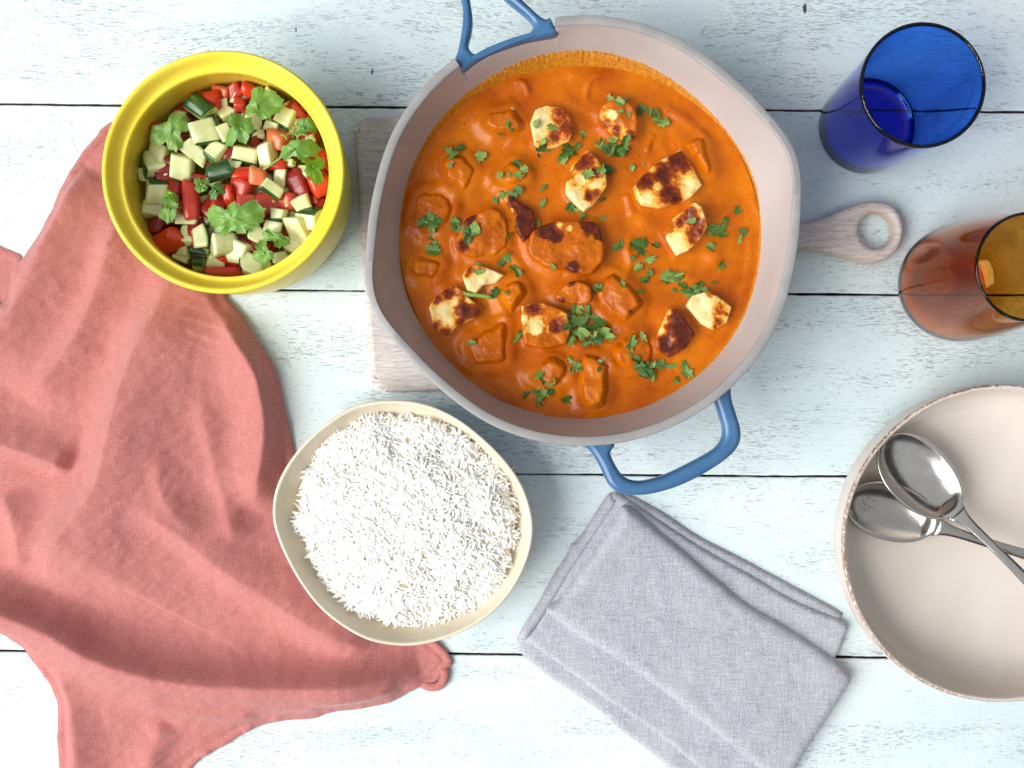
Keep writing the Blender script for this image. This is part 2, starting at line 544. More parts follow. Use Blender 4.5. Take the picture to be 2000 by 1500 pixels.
def mat_leaf(key, stops, rough=0.42):
    t = NT(key)
    v = t.coord('Object')
    r = t.rand()
    n = t.math('MULTIPLY_ADD', r, 0.55, t.math('MULTIPLY', t.noise(v, 260, 4, 0.6), 0.55))
    t.color(t.ramp(n, stops))
    t.set(Roughness=rough, Subsurface_Weight=0.0)
    h = t.noise(v, 420, 3, 0.6)
    t.normal(t.bump(h, 0.35, 0.0008))
    M[key] = t.m
mat_leaf('leaf_chopped', [(0.2, (0.024, 0.080, 0.008)), (0.5, (0.070, 0.165, 0.020)), (0.85, (0.210, 0.330, 0.070))])
mat_leaf('leaf_fresh', [(0.2, (0.070, 0.180, 0.018)), (0.55, (0.135, 0.285, 0.045)), (0.9, (0.220, 0.390, 0.085))])
mat_leaf('leaf_bright', [(0.2, (0.080, 0.215, 0.012)), (0.6, (0.130, 0.315, 0.018)), (0.9, (0.18, 0.38, 0.03))])
m_plain('stem_green', (0.20, 0.33, 0.06), 0.4)
def mat_cuc():
    t = NT('cucumber_flesh')
    v = t.coord('Object')
    e = t.attr('rind')
    c = t.ramp(t.noise(v, 140, 3, 0.6), [(0.3, (0.66, 0.70, 0.29)), (0.7, (0.83, 0.84, 0.52))])
    c = t.mix(t.ramp(e, [(0.05, 0.0), (0.7, 1.0)]), c, (0.30, 0.46, 0.09))
    t.color(c)
    t.set(Roughness=0.14, Subsurface_Weight=0.22, Subsurface_Radius=(0.8, 1.0, 0.4), Subsurface_Scale=0.003)
    t.normal(t.bump(t.noise(v, 260, 4, 0.6), 0.3, 0.0006))
    M['cuc'] = t.m
    t = NT('cucumber_skin')
    v = t.coord('Object', (60, 330, 330))
    n = t.noise(v, 1.0, 4, 0.6)
    t.color(t.ramp(n, [(0.35, (0.010, 0.035, 0.012)), (0.55, (0.026, 0.085, 0.016)), (0.72, (0.13, 0.24, 0.04))]))
    t.set(Roughness=0.26)
    t.normal(t.bump(n, 0.3, 0.0006))
    M['cuc_skin'] = t.m
mat_cuc()
def mat_tom(key, stops, rough):
    t = NT(key)
    v = t.coord('Object')
    n = t.math('MULTIPLY_ADD', t.rand(), 0.35, t.math('MULTIPLY', t.noise(v, 150, 4, 0.65), 0.7))
    t.color(t.ramp(n, stops))
    t.set(Roughness=rough, Subsurface_Weight=0.15, Subsurface_Radius=(1.0, 0.2, 0.1), Subsurface_Scale=0.003)
    t.normal(t.bump(t.noise(v, 330, 4, 0.6), 0.35, 0.0007))
    M[key] = t.m
mat_tom('tomato_flesh', [(0.25, (0.40, 0.028, 0.018)), (0.55, (0.52, 0.052, 0.028)), (0.85, (0.62, 0.14, 0.07))], 0.22)
mat_tom('tomato_dark', [(0.25, (0.20, 0.010, 0.008)), (0.85, (0.38, 0.030, 0.018))], 0.22)  # shade painted in: darker tomato for shadowed and sunken pieces
mat_tom('tomato_skin', [(0.25, (0.50, 0.022, 0.008)), (0.85, (0.66, 0.060, 0.014))], 0.12)
mat_tom('tomato_orange', [(0.25, (0.62, 0.12, 0.035)), (0.85, (0.72, 0.22, 0.08))], 0.22)
m_plain('seed', (0.75, 0.52, 0.18), 0.35)
def mat_rice():
    t = NT('boiled_rice')
    v = t.coord('Object')
    t.color(t.mix(t.noise(v, 120, 2), (0.94, 0.91, 0.85), (0.955, 0.945, 0.915)))
    t.set(Roughness=0.36)
    M['rice'] = t.m
mat_rice()

m_plain('rice_bed', (0.86, 0.74, 0.53), 0.5)  # tan imitates the shaded, translucent look of gaps between grains

# ================================================================ the table
SLOPE = -15 / 2000.0
def build_table():
    t = empty('table_top', (0, 0, 0)); t['kind'] = 'structure'
    seams = [-146, 204 + 7, 562 + 8, 918 + 8, 1271 + 8, 1632]
    ang = math.atan(SLOPE)
    for i in range(5):
        y0, y1 = seams[i], seams[i + 1]
        Y1 = (750 - y0) * PX - 0.0008; Y0 = (750 - y1) * PX + 0.0008
        L = 0.62; n = 420
        v, f = [], []
        for k in range(n + 1):
            x = -L + 2 * L * k / n
            j0 = 0.00035 * nz(x * 90, i * 3.1) + 0.0006 * nz(x * 12, i * 5.1, 2)
            j1 = 0.00035 * nz(x * 90, i * 3.1 + 1.7) + 0.0006 * nz(x * 12, i * 5.1 + 9, 2)
            b = 0.0010
            ring = [(Y0 + j0, -0.016), (Y0 + j0, -b), (Y0 + j0 + b * .4, -b * .3), (Y0 + j0 + b * 1.2, 0), (Y1 + j1 - b * 1.2, 0), (Y1 + j1 - b * .4, -b * .3), (Y1 + j1, -b), (Y1 + j1, -0.016)]
            v += [(x, y, z) for y, z in ring]
        for k in range(n):
            for j in range(7):
                a = k * 8 + j; f.append((a, a + 8, a + 9, a + 1))
        me = pydata('plank', v, f)
        me.materials.append(M['paint']); me.materials.append(M['plank_edge'])
        mi = [(1 if (k % 7) in (0, 6) else 0) for k in range(len(f))]
        me.polygons.foreach_set('material_index', mi)
        o = link('plank', me, None, t, smooth=False)
        o.rotation_euler.z = ang
    u = pydata('under_board', [(-.65, -.48, -.017), (.65, -.48, -.017), (.65, .48, -.017), (-.65, .48, -.017)], [(0, 1, 2, 3)])
    link('under_board', u, M['under_table'], t)
build_table()

# ================================================================ wooden board under the pan
BOARD_Z = 0.016
def build_board():
    z = BOARD_Z
    root = empty('serving_board', W(1100, 490, 0), 'whitewashed wooden serving board with round-holed handle, under the frying pan', 'serving board')
    # body corners run along an axis tilted by 2.6 degrees
    body = [(692, 262), (697, 240), (712, 229), (750, 226), (1000, 214), (1420, 195), (1452, 205), (1466, 235), (1471, 330),
            (1476, 412), (1500, 428), (1540, 432), (1600, 426), (1640, 410), (1680, 396), (1715, 391), (1748, 402), (1765, 430), (1767, 458),
            (1754, 490), (1722, 510), (1690, 512), (1650, 500), (1600, 488), (1540, 486), (1505, 490), (1484, 505), (1470, 545),
            (1440, 640), (1415, 700), (1370, 728), (1000, 757), (780, 766), (748, 763), (730, 748), (722, 720), (705, 480)]
    body = catmull(W2(body, z), 4)
    a = np.linspace(0, 2 * math.pi, 48, endpoint=False)
    c = W(1714, 449, z); r = 35 * PX * 0.98
    hole = np.stack([c.x + r * np.cos(a), c.y + r * np.sin(a)], 1)
    me = curve_slab('board', [body, hole], 0.0, z, 0.0045)
    me.transform(Matrix.Translation(-root.location))
    at = me.attributes.new('side', 'FLOAT', 'POINT')
    # the long rounded edge shows paler end grain
    at.data.foreach_set('value', [0.0 if v.co.z > z - 0.0016 else (0.85 if v.co.z < z - 0.003 else 0.45) for v in me.vertices])
    o = link('board', me, M['board'], root)
    edge_split(o, 40)
build_board()

# ================================================================ the pan
PAN_C = W(1140, 450, 0.088); PAN_C.z = 0
RIM_Z = 0.088; SAUCE_Z = 0.048
SPOUTS = (math.radians(198.5), math.radians(19.7))
N1, N2 = math.radians(97.6), math.radians(127.0)
def spout(a):
    s = 0
    for c in SPOUTS:
        d = (a - c + math.pi) % (2 * math.pi) - math.pi
        s += math.exp(-(d / math.radians(12.5)) ** 2) - 0.16 * math.exp(-((abs(d) - math.radians(32)) / math.radians(11)) ** 2)
    return s
def build_pan():
    root = empty('frying_pan', (PAN_C.x, PAN_C.y, BOARD_Z), 'large pale grey pan with blue handles, filled with orange curry', 'pan')
    zo = -BOARD_Z
    seg = 720
    def in_notch(a): return N1 < a < N2
    # inner bowl
    prof = [(0.0005, 0.0215, 0), (0.06, 0.0215, 0), (0.105, 0.0218, 0), (0.116, 0.0235, 0), (0.1225, 0.028, .0), (0.127, 0.036, .05), (0.1315, 0.047, .18), (0.136, 0.062, .5), (0.1395, 0.074, .8), (0.1425, 0.084, 1.0), (0.1431, 0.0862, 1.0)]
    inner = [(r, z) for r, z, w in prof]
    ws = [w for r, z, w in prof]
    v, f = [], []
    def add_ring(fn):
        for k in range(seg):
            a = 2 * math.pi * k / seg
            r, z = fn(a); v.append((r * math.cos(a), r * math.sin(a), z + zo))
    rings = 0
    for (r, z), w in zip(inner, ws):
        def fn(a, r=r, z=z, w=w):
            zz = z
            if in_notch(a) and z > 0.078: zz = 0.078 + (z - 0.078) * 0.15
            return r + 0.0082 * w * spout(a), zz
        add_ring(fn); rings += 1
    def strip(r0, r1):
        for i in range(r0, r1):
            for k in range(seg):
                a, b = i * seg + k, i * seg + (k + 1) % seg
                f.append((a, b, b + seg, a + seg))
    strip(0, rings - 1)
    me = pydata('pan_interior', v, f)
    link('interior', me, M['pan'], root)
    # rim lip
    v, f = [], []
    def lip(dr, z, nz_=None, nr=0.0):
        def fn(a):
            r = 0.1431 + 0.0082 * spout(a)
            if in_notch(a): return r + min(dr, 0.0012), 0.0775 + (z - RIM_Z) * 0.1
            return r + dr * (1 - 0.18 * max(0, spout(a))), z
        add_ring(fn)
    for dr, z in ((0.0, .0862), (0.0004, .0874), (0.0012, .088), (0.0056, .088), (0.0065, .0877), (0.0069, .0868), (0.0068, .0842), (0.0050, .083)):
        lip(dr, z)
    strip(0, 7)
    me = pydata('pan_rim', v, f)
    o = link('rim', me, M['pan_rim'], root)
    edge_split(o, 40)
    # outer wall
    v, f = [], []
    for r, z, w in ((0.1465, .0832, 1), (0.1455, .078, .95), (0.143, .070, .7), (0.138, .052, .3), (0.131, .034, .05), (0.124, .024, 0), (0.115, .0185, 0), (0.105, .0165, 0), (0.0005, .0165, 0)):
        def fn(a, r=r, z=z, w=w):
            if in_notch(a) and z > .07: r = min(r, .1438); z = min(z, .0775)
            return r + 0.0082 * w * spout(a), z
        add_ring(fn)
    strip(0, 8)
    link('outer_wall', pydata('pan_wall', v, f), M['pan_outside'], root)
    # long forked handle, running off the top of the picture
    zh = 0.080
    outer = [(893, 140), (888, 118), (894, 100), (900, 70), (904, 35), (902, 8), (894, -22), (884, -60), (868, -110), (846, -170), (832, -215), (842, -232), (868, -232), (888, -214), (904, -160), (925, -105), (952, -70), (990, -28), (1025, 5), (1052, 30), (1066, 38), (1075, 36), (1084, 55), (1088, 68),
             (1060, 74), (1030, 80), (995, 91), (955, 107), (925, 125), (905, 140)]
    hole = [(918, 0), (923, 36), (921, 62), (915, 88), (921, 102), (934, 106), (955, 96), (985, 82), (1015, 71), (1036, 63), (1041, 50), (1030, 34), (1010, 17), (985, -4), (960, -32), (935, -62), (918, -72), (910, -60), (912, -30)]
    me = curve_slab('pan_handle', [catmull(W2(outer, zh), 4), catmull(W2(hole, zh), 4)], 0.0705, 0.0835, 0.0040)
    me.transform(Matrix.Translation(-root.location))
    o = link('long_handle', me, M['blue_metal'], root); edge_split(o, 50)
    # short loop handle
    zl = 0.070
    loop = [(1100, 862), (1140, 872), (1158, 888), (1172, 912), (1186, 942), (1200, 957), (1222, 965), (1258, 966), (1300, 957), (1345, 940), (1395, 912), (1430, 885), (1444, 862), (1445, 838), (1438, 812), (1428, 780), (1424, 750), (1400, 760), (1392, 775),
            (1398, 792), (1405, 815), (1411, 838), (1408, 858), (1392, 878), (1350, 902), (1300, 926), (1258, 938), (1232, 937), (1214, 926), (1200, 905), (1192, 884), (1200, 868), (1180, 850), (1140, 850)]
    me = curve_slab('loop_handle', [catmull(W2(loop, zl), 4)], 0.0625, 0.0755, 0.0042)
    me.transform(Matrix.Translation(-root.location))
    o = link('loop_handle', me, M['blue_metal'], root); edge_split(o, 50)
build_pan()

# ================================================================ halloumi and curry
# name key: (outline in photo pixels, height above sauce in mm, coat, brown base, [brown spots], [cheese spots], [sauce spots], label)
HAL = [
 ('a', [(944,226),(956,212),(1002,203),(1014,222),(1031,254),(1020,264),(985,262),(948,258),(940,242)], 4.5, .95, .2, [], [(1002,208,9)], [(970,240,40)], 'sauce-coated halloumi piece with one white corner tip, left of the round golden slice'),
 ('b', [(1036,240),(1046,216),(1066,207),(1092,209),(1112,226),(1120,252),(1113,272),(1090,284),(1060,290),(1044,280)], 6, .02, .22, [(1108,250,16),(1090,226,16),(1086,262,11),(1060,288,9)], [(1062,232,20),(1050,255,16)], [], 'round golden halloumi slice with browned right side, near the top of the pan'),
 ('c', [(1172,232),(1178,208),(1196,192),(1216,192),(1240,214),(1250,236),(1246,262),(1236,276),(1210,264),(1182,246)], 8, .55, .1, [(1182,238,17),(1204,256,15),(1230,264,16)], [(1196,224,11)], [(1218,212,24),(1236,240,16),(1200,198,14)], 'halloumi chunk with sauce on top and a dark seared lower edge, topmost right of centre'),
 ('d', [(1106,352),(1118,322),(1148,292),(1166,308),(1184,340),(1186,362),(1162,396),(1141,411),(1120,392),(1105,374)], 9, .08, .25, [(1142,314,20),(1158,338,12),(1150,384,11),(1165,374,9)], [(1136,350,9),(1122,386,18),(1164,362,11),(1140,402,12)], [(1108,345,10)], 'browned halloumi piece with pale creamy lower edge, just below the round golden slice'),
 ('e', [(1238,364),(1252,346),(1290,312),(1332,291),(1346,312),(1364,342),(1373,360),(1352,382),(1328,394),(1290,404),(1256,397),(1246,384)], 9, .0, .36, [(1262,356,20),(1290,338,22),(1322,308,22),(1338,322,14),(1308,376,20),(1320,390,16),(1300,352,12)], [(1348,360,22),(1342,376,14),(1264,384,16),(1282,366,10),(1276,330,8),(1300,308,8)], [], 'largest halloumi slice, wide dark seared band across golden cheese, upper right'),
 ('f', [(1330,278),(1352,268),(1376,260),(1384,282),(1392,312),(1399,340),(1384,348),(1366,330),(1346,296)], 7, .98, .1, [], [], [(1365,300,60)], 'sauce-smothered halloumi slab leaning behind the largest seared slice'),
 ('g', [(1297,450),(1318,424),(1356,396),(1369,405),(1376,424),(1382,442),(1364,472),(1346,488),(1325,497),(1314,480)], 9, .05, .25, [(1348,418,18),(1360,436,16),(1352,462,16),(1330,434,10),(1368,452,8)], [(1326,470,19),(1330,486,12),(1360,402,8),(1374,420,6)], [(1306,446,14)], 'halloumi chunk with bright white corner and seared side, under the largest slice'),
 ('h', [(984,386),(993,379),(1015,394),(1041,409),(1047,430),(1044,450),(1022,473),(1006,444),(1008,422)], 5, .0, .62, [(1024,420,26),(1022,450,20),(1000,396,12)], [(988,388,8),(1000,410,6)], [], 'narrow dark reddish-brown halloumi sliver left of the pan centre'),
 ('i', [(886,470),(902,437),(920,419),(962,404),(986,420),(995,462),(980,498),(940,506),(900,496)], 4, .82, .35, [(915,432,15),(905,480,15),(925,424,10)], [], [(955,460,34),(940,490,20)], 'sauce-covered halloumi with two browned patches, left of the dark sliver'),
 ('j', [(1030,472),(1042,452),(1056,438),(1080,431),(1109,433),(1130,426),(1160,434),(1177,444),(1180,505),(1168,524),(1150,537),(1112,529),(1083,523),(1050,512),(1036,498)], 9, .66, .5, [(1070,452,20),(1086,462,14),(1150,440,18),(1172,456,14),(1120,520,16),(1062,442,8)], [(1092,440,8),(1112,446,6)], [(1060,495,24),(1105,495,22),(1150,505,26),(1125,460,14)], 'biggest sauce-draped halloumi chunk in the middle of the pan, charred spots showing'),
 ('k', [(804,378),(830,370),(862,368),(888,396),(886,436),(856,458),(806,452),(796,420)], 3, 1.0, .1, [], [], [(840,410,70)], 'sauce-covered halloumi lump at the left wall of the pan, upper one'),
 ('l', [(855,318),(866,300),(902,291),(926,314),(933,348),(909,380),(876,362),(858,342)], 4, 1.0, .1, [], [], [(890,330,70)], 'rounded sauce-covered halloumi lump below the upper left wall of the pan'),
 ('m', [(954,344),(980,322),(1004,308),(1024,320),(1034,336),(1026,354),(1000,364),(972,366)], 3.5, 1.0, .1, [], [], [(995,340,60)], 'small sauce-covered halloumi lump right of the rounded lump'),
 ('n', [(797,512),(808,498),(836,500),(864,504),(865,540),(836,547),(803,547)], 3.5, .9, .4, [(858,510,10)], [], [(830,525,40)], 'square sauce-stained halloumi cube at the left wall of the pan, lower one'),
 ('o', [(903,540),(912,524),(930,517),(950,522),(985,536),(968,552),(944,556),(930,572),(912,566)], 7, .0, .08, [(920,524,15),(940,523,12),(912,538,7)], [(950,542,22),(924,560,16)], [], 'torn white halloumi piece with a browned top edge, beside the green stem'),
 ('p', [(970,584),(978,545),(1012,533),(1036,563),(1020,592),(999,620),(984,606)], 7, .97, .0, [], [], [(1003,570,60)], 'orange sauce-glazed halloumi cube right of the torn white piece'),
 ('q', [(838,600),(850,580),(866,564),(886,556),(904,570),(926,590),(943,603),(930,620),(895,636),(870,656),(848,642)], 7, .02, .30, [(876,574,17),(856,586,12),(908,604,20),(932,608,15),(846,640,12),(868,650,10),(900,628,10)], [(866,604,20),(886,590,12),(872,626,12),(915,586,8)], [], 'cream and charred halloumi chunk below the torn white piece, lower left'),
 ('r', [(907,662),(930,646),(962,634),(988,625),(994,664),(998,706),(960,716),(920,722),(912,696)], 5, 1.0, .05, [], [], [(950,680,90)], 'large square sauce-covered halloumi cube at the lower left of the pan'),
 ('s', [(1018,598),(1040,592),(1064,593),(1094,602),(1108,612),(1114,650),(1106,672),(1060,680),(1026,672),(1019,640)], 9, .45, .25, [(1042,606,17),(1088,636,18),(1048,600,10)], [(1024,622,8),(1046,632,15),(1050,646,10)], [(1078,612,15),(1066,628,8),(1060,668,26),(1096,662,16)], 'half-coated halloumi piece with a black seared corner, left of the big coriander pile'),
 ('t', [(1084,580),(1097,556),(1121,546),(1156,556),(1156,590),(1124,598),(1094,590)], 6, .8, .3, [(1118,554,14),(1098,586,9)], [], [(1130,574,24),(1098,572,8)], 'small sauce-glazed halloumi with a dark top edge, directly below the biggest chunk'),
 ('u', [(1156,570),(1172,546),(1192,526),(1224,543),(1246,570),(1258,590),(1248,616),(1220,636),(1190,618),(1162,596)], 6, .95, .25, [(1215,592,9),(1232,608,8)], [], [(1200,570,40)], 'diamond-shaped sauce-coated halloumi slab right of the small glazed piece'),
 ('v', [(1193,702),(1204,672),(1220,652),(1260,647),(1286,672),(1284,704),(1244,732),(1200,720)], 5, 1.0, .1, [], [], [(1240,690,70)], 'sauce-covered halloumi mound carrying a tuft of coriander, lower right of centre'),
 ('w', [(1127,712),(1137,680),(1160,688),(1190,702),(1194,732),(1190,764),(1186,793),(1160,798),(1134,797),(1127,760)], 8, .97, .1, [(1136,754,6)], [], [(1160,740,80)], 'tall upright sauce-coated halloumi block at the bottom of the pan'),
 ('x', [(1032,734),(1048,708),(1072,692),(1104,704),(1114,736),(1088,764),(1046,752)], 5, .97, .2, [(1040,748,8)], [], [(1075,725,60)], 'round sauce-coated halloumi left of the tall upright block'),
 ('y', [(1283,660),(1296,630),(1309,602),(1328,607),(1346,632),(1358,652),(1340,681),(1309,698),(1285,680)], 8, .0, .55, [(1326,630,22),(1330,660,24),(1306,684,16),(1300,664,10),(1345,650,12)], [(1302,628,10),(1294,646,8),(1316,662,9),(1308,612,6)], [], 'darkest charred halloumi piece near the lower right of the pan'),
 ('z', [(1342,596),(1354,577),(1384,568),(1410,584),(1430,599),(1421,629),(1396,644),(1372,632)], 8, .02, .12, [(1404,606,15),(1402,628,14),(1396,640,9),(1420,614,6)], [(1372,606,24),(1384,626,12),(1366,588,14)], [(1386,576,10)], 'creamy white halloumi cube with one dark seared stripe, rightmost in the pan'),
]
hal_geo = []
for key, poly, hmm, coat, brown, bs, cs, ss, lab in HAL:
    zt = SAUCE_Z + (hmm + (2.0 if coat < .5 else 2.6)) / 1000
    q = chaikin(W2(poly, zt), 0 if coat < .5 else 1)
    if coat >= .5:
        q = chaikin(q, 1)
        c_ = q.mean(0); dv = q - c_; dv /= np.linalg.norm(dv, axis=1)[:, None]
        q = q + dv * (nzv(q, 95, len(hal_geo) * 2.3, 3) * .0021)[:, None]
    hal_geo.append((key, q, zt))

def sauce_height(P):
    P = np.asarray(P, float)
    n1 = nzv(P, 26, 1.0, 2); n2 = nzv(P, 75, 4.0, 2)
    z = SAUCE_Z + 0.0008 * n1 + 0.00022 * n2
    # slow stirring swirls
    c = np.array([PAN_C.x, PAN_C.y])
    d = P - c; r = np.hypot(d[:, 0], d[:, 1]); a = np.arctan2(d[:, 1], d[:, 0])
    z += 0.00042 * np.sin(r * 330 + 2.2 * np.sin(a * 2 + 1) + 5 * n1) * np.clip((r - 0.03) / 0.05, 0, 1) * np.clip(0.6 + n1, 0, 1)
    z += 0.0014 * np.clip((r - 0.122) / 0.01, 0, 1)
    for (key, poly, zt), h in zip(hal_geo, HAL):
        coat = h[3]
        lo = poly.min(0) - 0.02; hi = poly.max(0) + 0.02
        m = (P[:, 0] > lo[0]) & (P[:, 0] < hi[0]) & (P[:, 1] > lo[1]) & (P[:, 1] < hi[1])
        if not m.any(): continue
        Q = P[m]
        dd, _, _, _ = seg_dist(Q, poly)
        ins = inside(Q, poly)
        dd = np.where(ins, 0, dd)
        amp = (0.0034 if coat > .9 else 0.0026 if coat > .5 else 0.0012)
        wd = (0.0058 if coat > .9 else 0.0045 if coat > .5 else 0.0028)
        z[m] += amp * np.exp(-(dd / wd) ** 2)
    for (px, py, rr, hh) in LUMPS:
        p = W(px, py, SAUCE_Z)
        z += hh * np.exp(-((P[:, 0] - p.x) ** 2 + (P[:, 1] - p.y) ** 2) / rr ** 2)
    for path, wd, hh in RIDGES:
        q = W2(path, SAUCE_Z)
        lo = q.min(0) - 0.02; hi = q.max(0) + 0.02
        m = (P[:, 0] > lo[0]) & (P[:, 0] < hi[0]) & (P[:, 1] > lo[1]) & (P[:, 1] < hi[1])
        if not m.any(): continue
        dd, _, _, tt = seg_dist(P[m], catmull(q, 5, False), False)
        z[m] += hh * np.exp(-(dd / wd) ** 2) * np.clip(np.minimum(tt, 1 - tt) * 5, 0.15, 1)
    return z
LUMPS = [(1020,170,.006,.0018),(1395,500,.007,.003),(1345,545,.007,.0028),(1255,430,.009,.002),(1130,665,.006,.002),(935,590,.006,.0015),(1240,500,.008,.0015),(870,450,.006,.0015),
         (1060,330,.009,-.001),(1200,450,.007,.0015),(1250,770,.01,.001),(1050,560,.006,-.001)]
RIDGES = [([(1145,205),(1148,170),(1165,150),(1200,140)],.0022,.0016),([(1262,300),(1270,275),(1278,262)],.0022,.002),([(1222,375),(1230,400),(1235,425)],.003,.002),
          ([(830,330),(870,270),(940,205),(1040,160),(1160,145),(1280,170)],.0035,.0009),([(1400,660),(1440,600),(1462,520),(1466,440)],.003,.0009),([(1210,560),(1230,520),(1225,480),(1240,455)],.0025,.0016),
          ([(1300,740),(1370,700),(1430,630)],.003,.0010),([(1000,165),(1018,160),(1030,175),(1032,190)],.0016,.0016),([(960,480),(1000,500),(1020,530),(1000,560)],.003,.001),
          ([(1280,200),(1340,235),(1390,285)],.0035,.0016),([(880,690),(960,760),(1060,800)],.0035,.0009)]

def build_curry():
    nr, na = 150, 460
    R = 0.1322
    rs = R * (np.arange(1, nr + 1) / nr) ** 0.75
    A = np.arange(na) * 2 * math.pi / na
    P = [(0, 0)] + [(r * math.cos(a), r * math.sin(a)) for r in rs for a in A]
    P = np.array(P) + np.array([PAN_C.x, PAN_C.y])
    z = sauce_height(P)
    rr = np.concatenate([[0], np.repeat(rs, na)])
    # meet the wall a little under the film it left behind
    f = [(0, 1 + k, 1 + (k + 1) % na) for k in range(na)]
    for i in range(nr - 1):
        for k in range(na):
            a, b = 1 + i * na + k, 1 + i * na + (k + 1) % na
            f.append((a, a + na, b + na, b))
    root = empty('curry_sauce', (PAN_C.x, PAN_C.y, SAUCE_Z), 'creamy orange curry sauce filling the grey pan', 'curry')
    v = np.column_stack([P, z]) - np.array(root.location)
    link('sauce', pydata('sauce', v, f), M['sauce'], root)
    # dried film left on the wall above the sauce
    seg = 1440
    v, f = [], []
    levels = 7
    for k in range(seg):
        a = 2 * math.pi * k / seg
        deg = math.degrees(a)
        up = math.exp(-((deg - 92) / 34) ** 2) * 0.0092 + math.exp(-((deg - 150) / 30) ** 2) * 0.0040 + math.exp(-((((deg + 180) % 360 - 180) - 20) / 40) ** 2) * 0.0012 + math.exp(-((deg - 330) / 25) ** 2) * 0.0022 + 0.0012
        up *= 1 + 0.16 * nz(math.cos(a) * 5, math.sin(a) * 5, 3, 2)
        rag = 0.16 * nz(math.cos(a) * 60, math.sin(a) * 60, 3, 3) + 0.12 * nz(math.cos(a) * 170, math.sin(a) * 170, 8, 2)
        for j in range(levels):
            t = j / (levels - 1)
            z = SAUCE_Z - 0.0015 + (up * (1 + (rag if j == levels - 1 else rag * .5 if j == levels - 2 else 0)) + 0.0015) * t
            r = np.interp(z, [.036, .047, .062, .074, .084], [.127, .1315, .136, .1395, .1425]) + 0.0082 * np.interp(z, [.036, .047, .062, .074], [.05, .18, .5, .8]) * spout(a)
            off = (0.0010 + 0.0052 * math.exp(-((deg - 92) / 36) ** 2)) * (1 - t) ** 0.8 + 0.00025 + 0.00035 * nz(math.cos(a) * 60, math.sin(a) * 60, z * 500, 3)
            if t == 1: off = -0.0002
            v.append(((r - off) * math.cos(a), (r - off) * math.sin(a), z - SAUCE_Z))
    for k in range(seg):
        for j in range(levels - 1):
            a, b = k * levels + j, ((k + 1) % seg) * levels + j
            f.append((a, a + 1, b + 1, b))
    link('dried_film', pydata('dried_film', v, f), M['sauce_dry'], root)
    # splashes on the pan wall
    for (px, py, s) in ((948,133,.0013),(972,118,.0012),(1160,102,.0011),(1180,105,.0009),(1207,118,.0009),(1395,237,.0008),(985,106,.0006),(1455,338,.0006)):
        z = 0.066
        for _ in range(12):
            p = W(px, py, z); r = math.hypot(p.x - PAN_C.x, p.y - PAN_C.y)
            z = float(np.interp(r, [.1315, .136, .1395, .1425], [.047, .062, .074, .084]))
        p = W(px, py, z)
        bm = bmesh.new(); bmesh.ops.create_icosphere(bm, subdivisions=2, radius=1)
        for w in bm.verts: w.co = Vector((w.co.x * s * (1 + .3 * nz(w.co.x * 2, w.co.y * 2, px)), w.co.y * s * .8, w.co.z * s * .5))
        me = bpy.data.meshes.new('splash'); bm.to_mesh(me); bm.free()
        o = link('splash', me, M['sauce_dry'], root, (p.x - root.location.x, p.y - root.location.y, p.z - root.location.z))
build_curry()

HAL_TOP = []
def build_halloumi():
    for i, ((key, poly, zt), h) in enumerate(zip(hal_geo, HAL)):
        _, _, hmm, coat, brown, bs, cs, ss, lab = h
        cen = poly.mean(0)
        r_ = random.Random(i)
        tx, ty = r_.uniform(-.16, .16), r_.uniform(-.16, .16)
        er = 0.0013 if coat < .5 else 0.0022 if coat < .9 else 0.0040
        def zfun(V, d, i=i, cen=cen, tx=tx, ty=ty, er=er, zt=zt, coat=coat):
            t = np.clip(1 - d / er, 0, 1)
            drop = er if coat < .9 else (zt - SAUCE_Z - .0033)
            z = zt - drop * (1 - np.sqrt(np.maximum(0, 1 - t * t * 0.92)))
            if coat >= .9:
                u = np.clip(d / .0060, 0, 1)
                z = SAUCE_Z + .0012 + (zt - SAUCE_Z - .0012) * (u * u * (3 - 2 * u)) ** .75
            z += (V[:, 0] - cen[0]) * tx + (V[:, 1] - cen[1]) * ty
            z += (0.0008 if coat < .9 else 0.0007) * nzv(V, 150, i * 3.7, 3) + 0.0016 * nzv(V, 60, i * 1.7, 2)
            return z
        def spots(V, lst, zt=zt):
            s = np.zeros(len(V))
            for (px, py, rr) in lst:
                p = W(px, py, zt); q = rr * PX * 0.94
                s = np.maximum(s, np.exp(-((V[:, 0] - p.x) ** 2 + (V[:, 1] - p.y) ** 2) / (q * q)))
            return s
        def brownf(V, d, coat=coat):
            b = brown + 0.48 * spots(V, bs) - 0.50 * spots(V, cs) + .15 - (.22 if coat < .5 else .05) * np.exp(-(d / .0009) ** 2)
            return np.clip(b, -0.4, 0.95)
        def coatf(V, d, coat=coat):
            c = max(coat, .20) + (.26 * np.exp(-d / .0016) if coat < .5 else 0) + 0.75 * spots(V, ss) - 0.85 * np.maximum(spots(V, bs), spots(V, cs))
            return np.clip(c, -0.8, 1.3)
        me = slab_mesh('halloumi', poly, 0.00075, zfun, SAUCE_Z - 0.006, {'brown': brownf, 'coat': coatf})
        loc = Vector((cen[0], cen[1], SAUCE_Z))
        me.transform(Matrix.Translation(-loc))
        o = link('halloumi_piece', me, M['cheese'] if (bs or cs) else M['sauce'], None, loc)
        tag(o, lab, 'halloumi', 'halloumi pieces in the curry')
        HAL_TOP.append((poly, zt, cen, tx, ty))
build_halloumi()

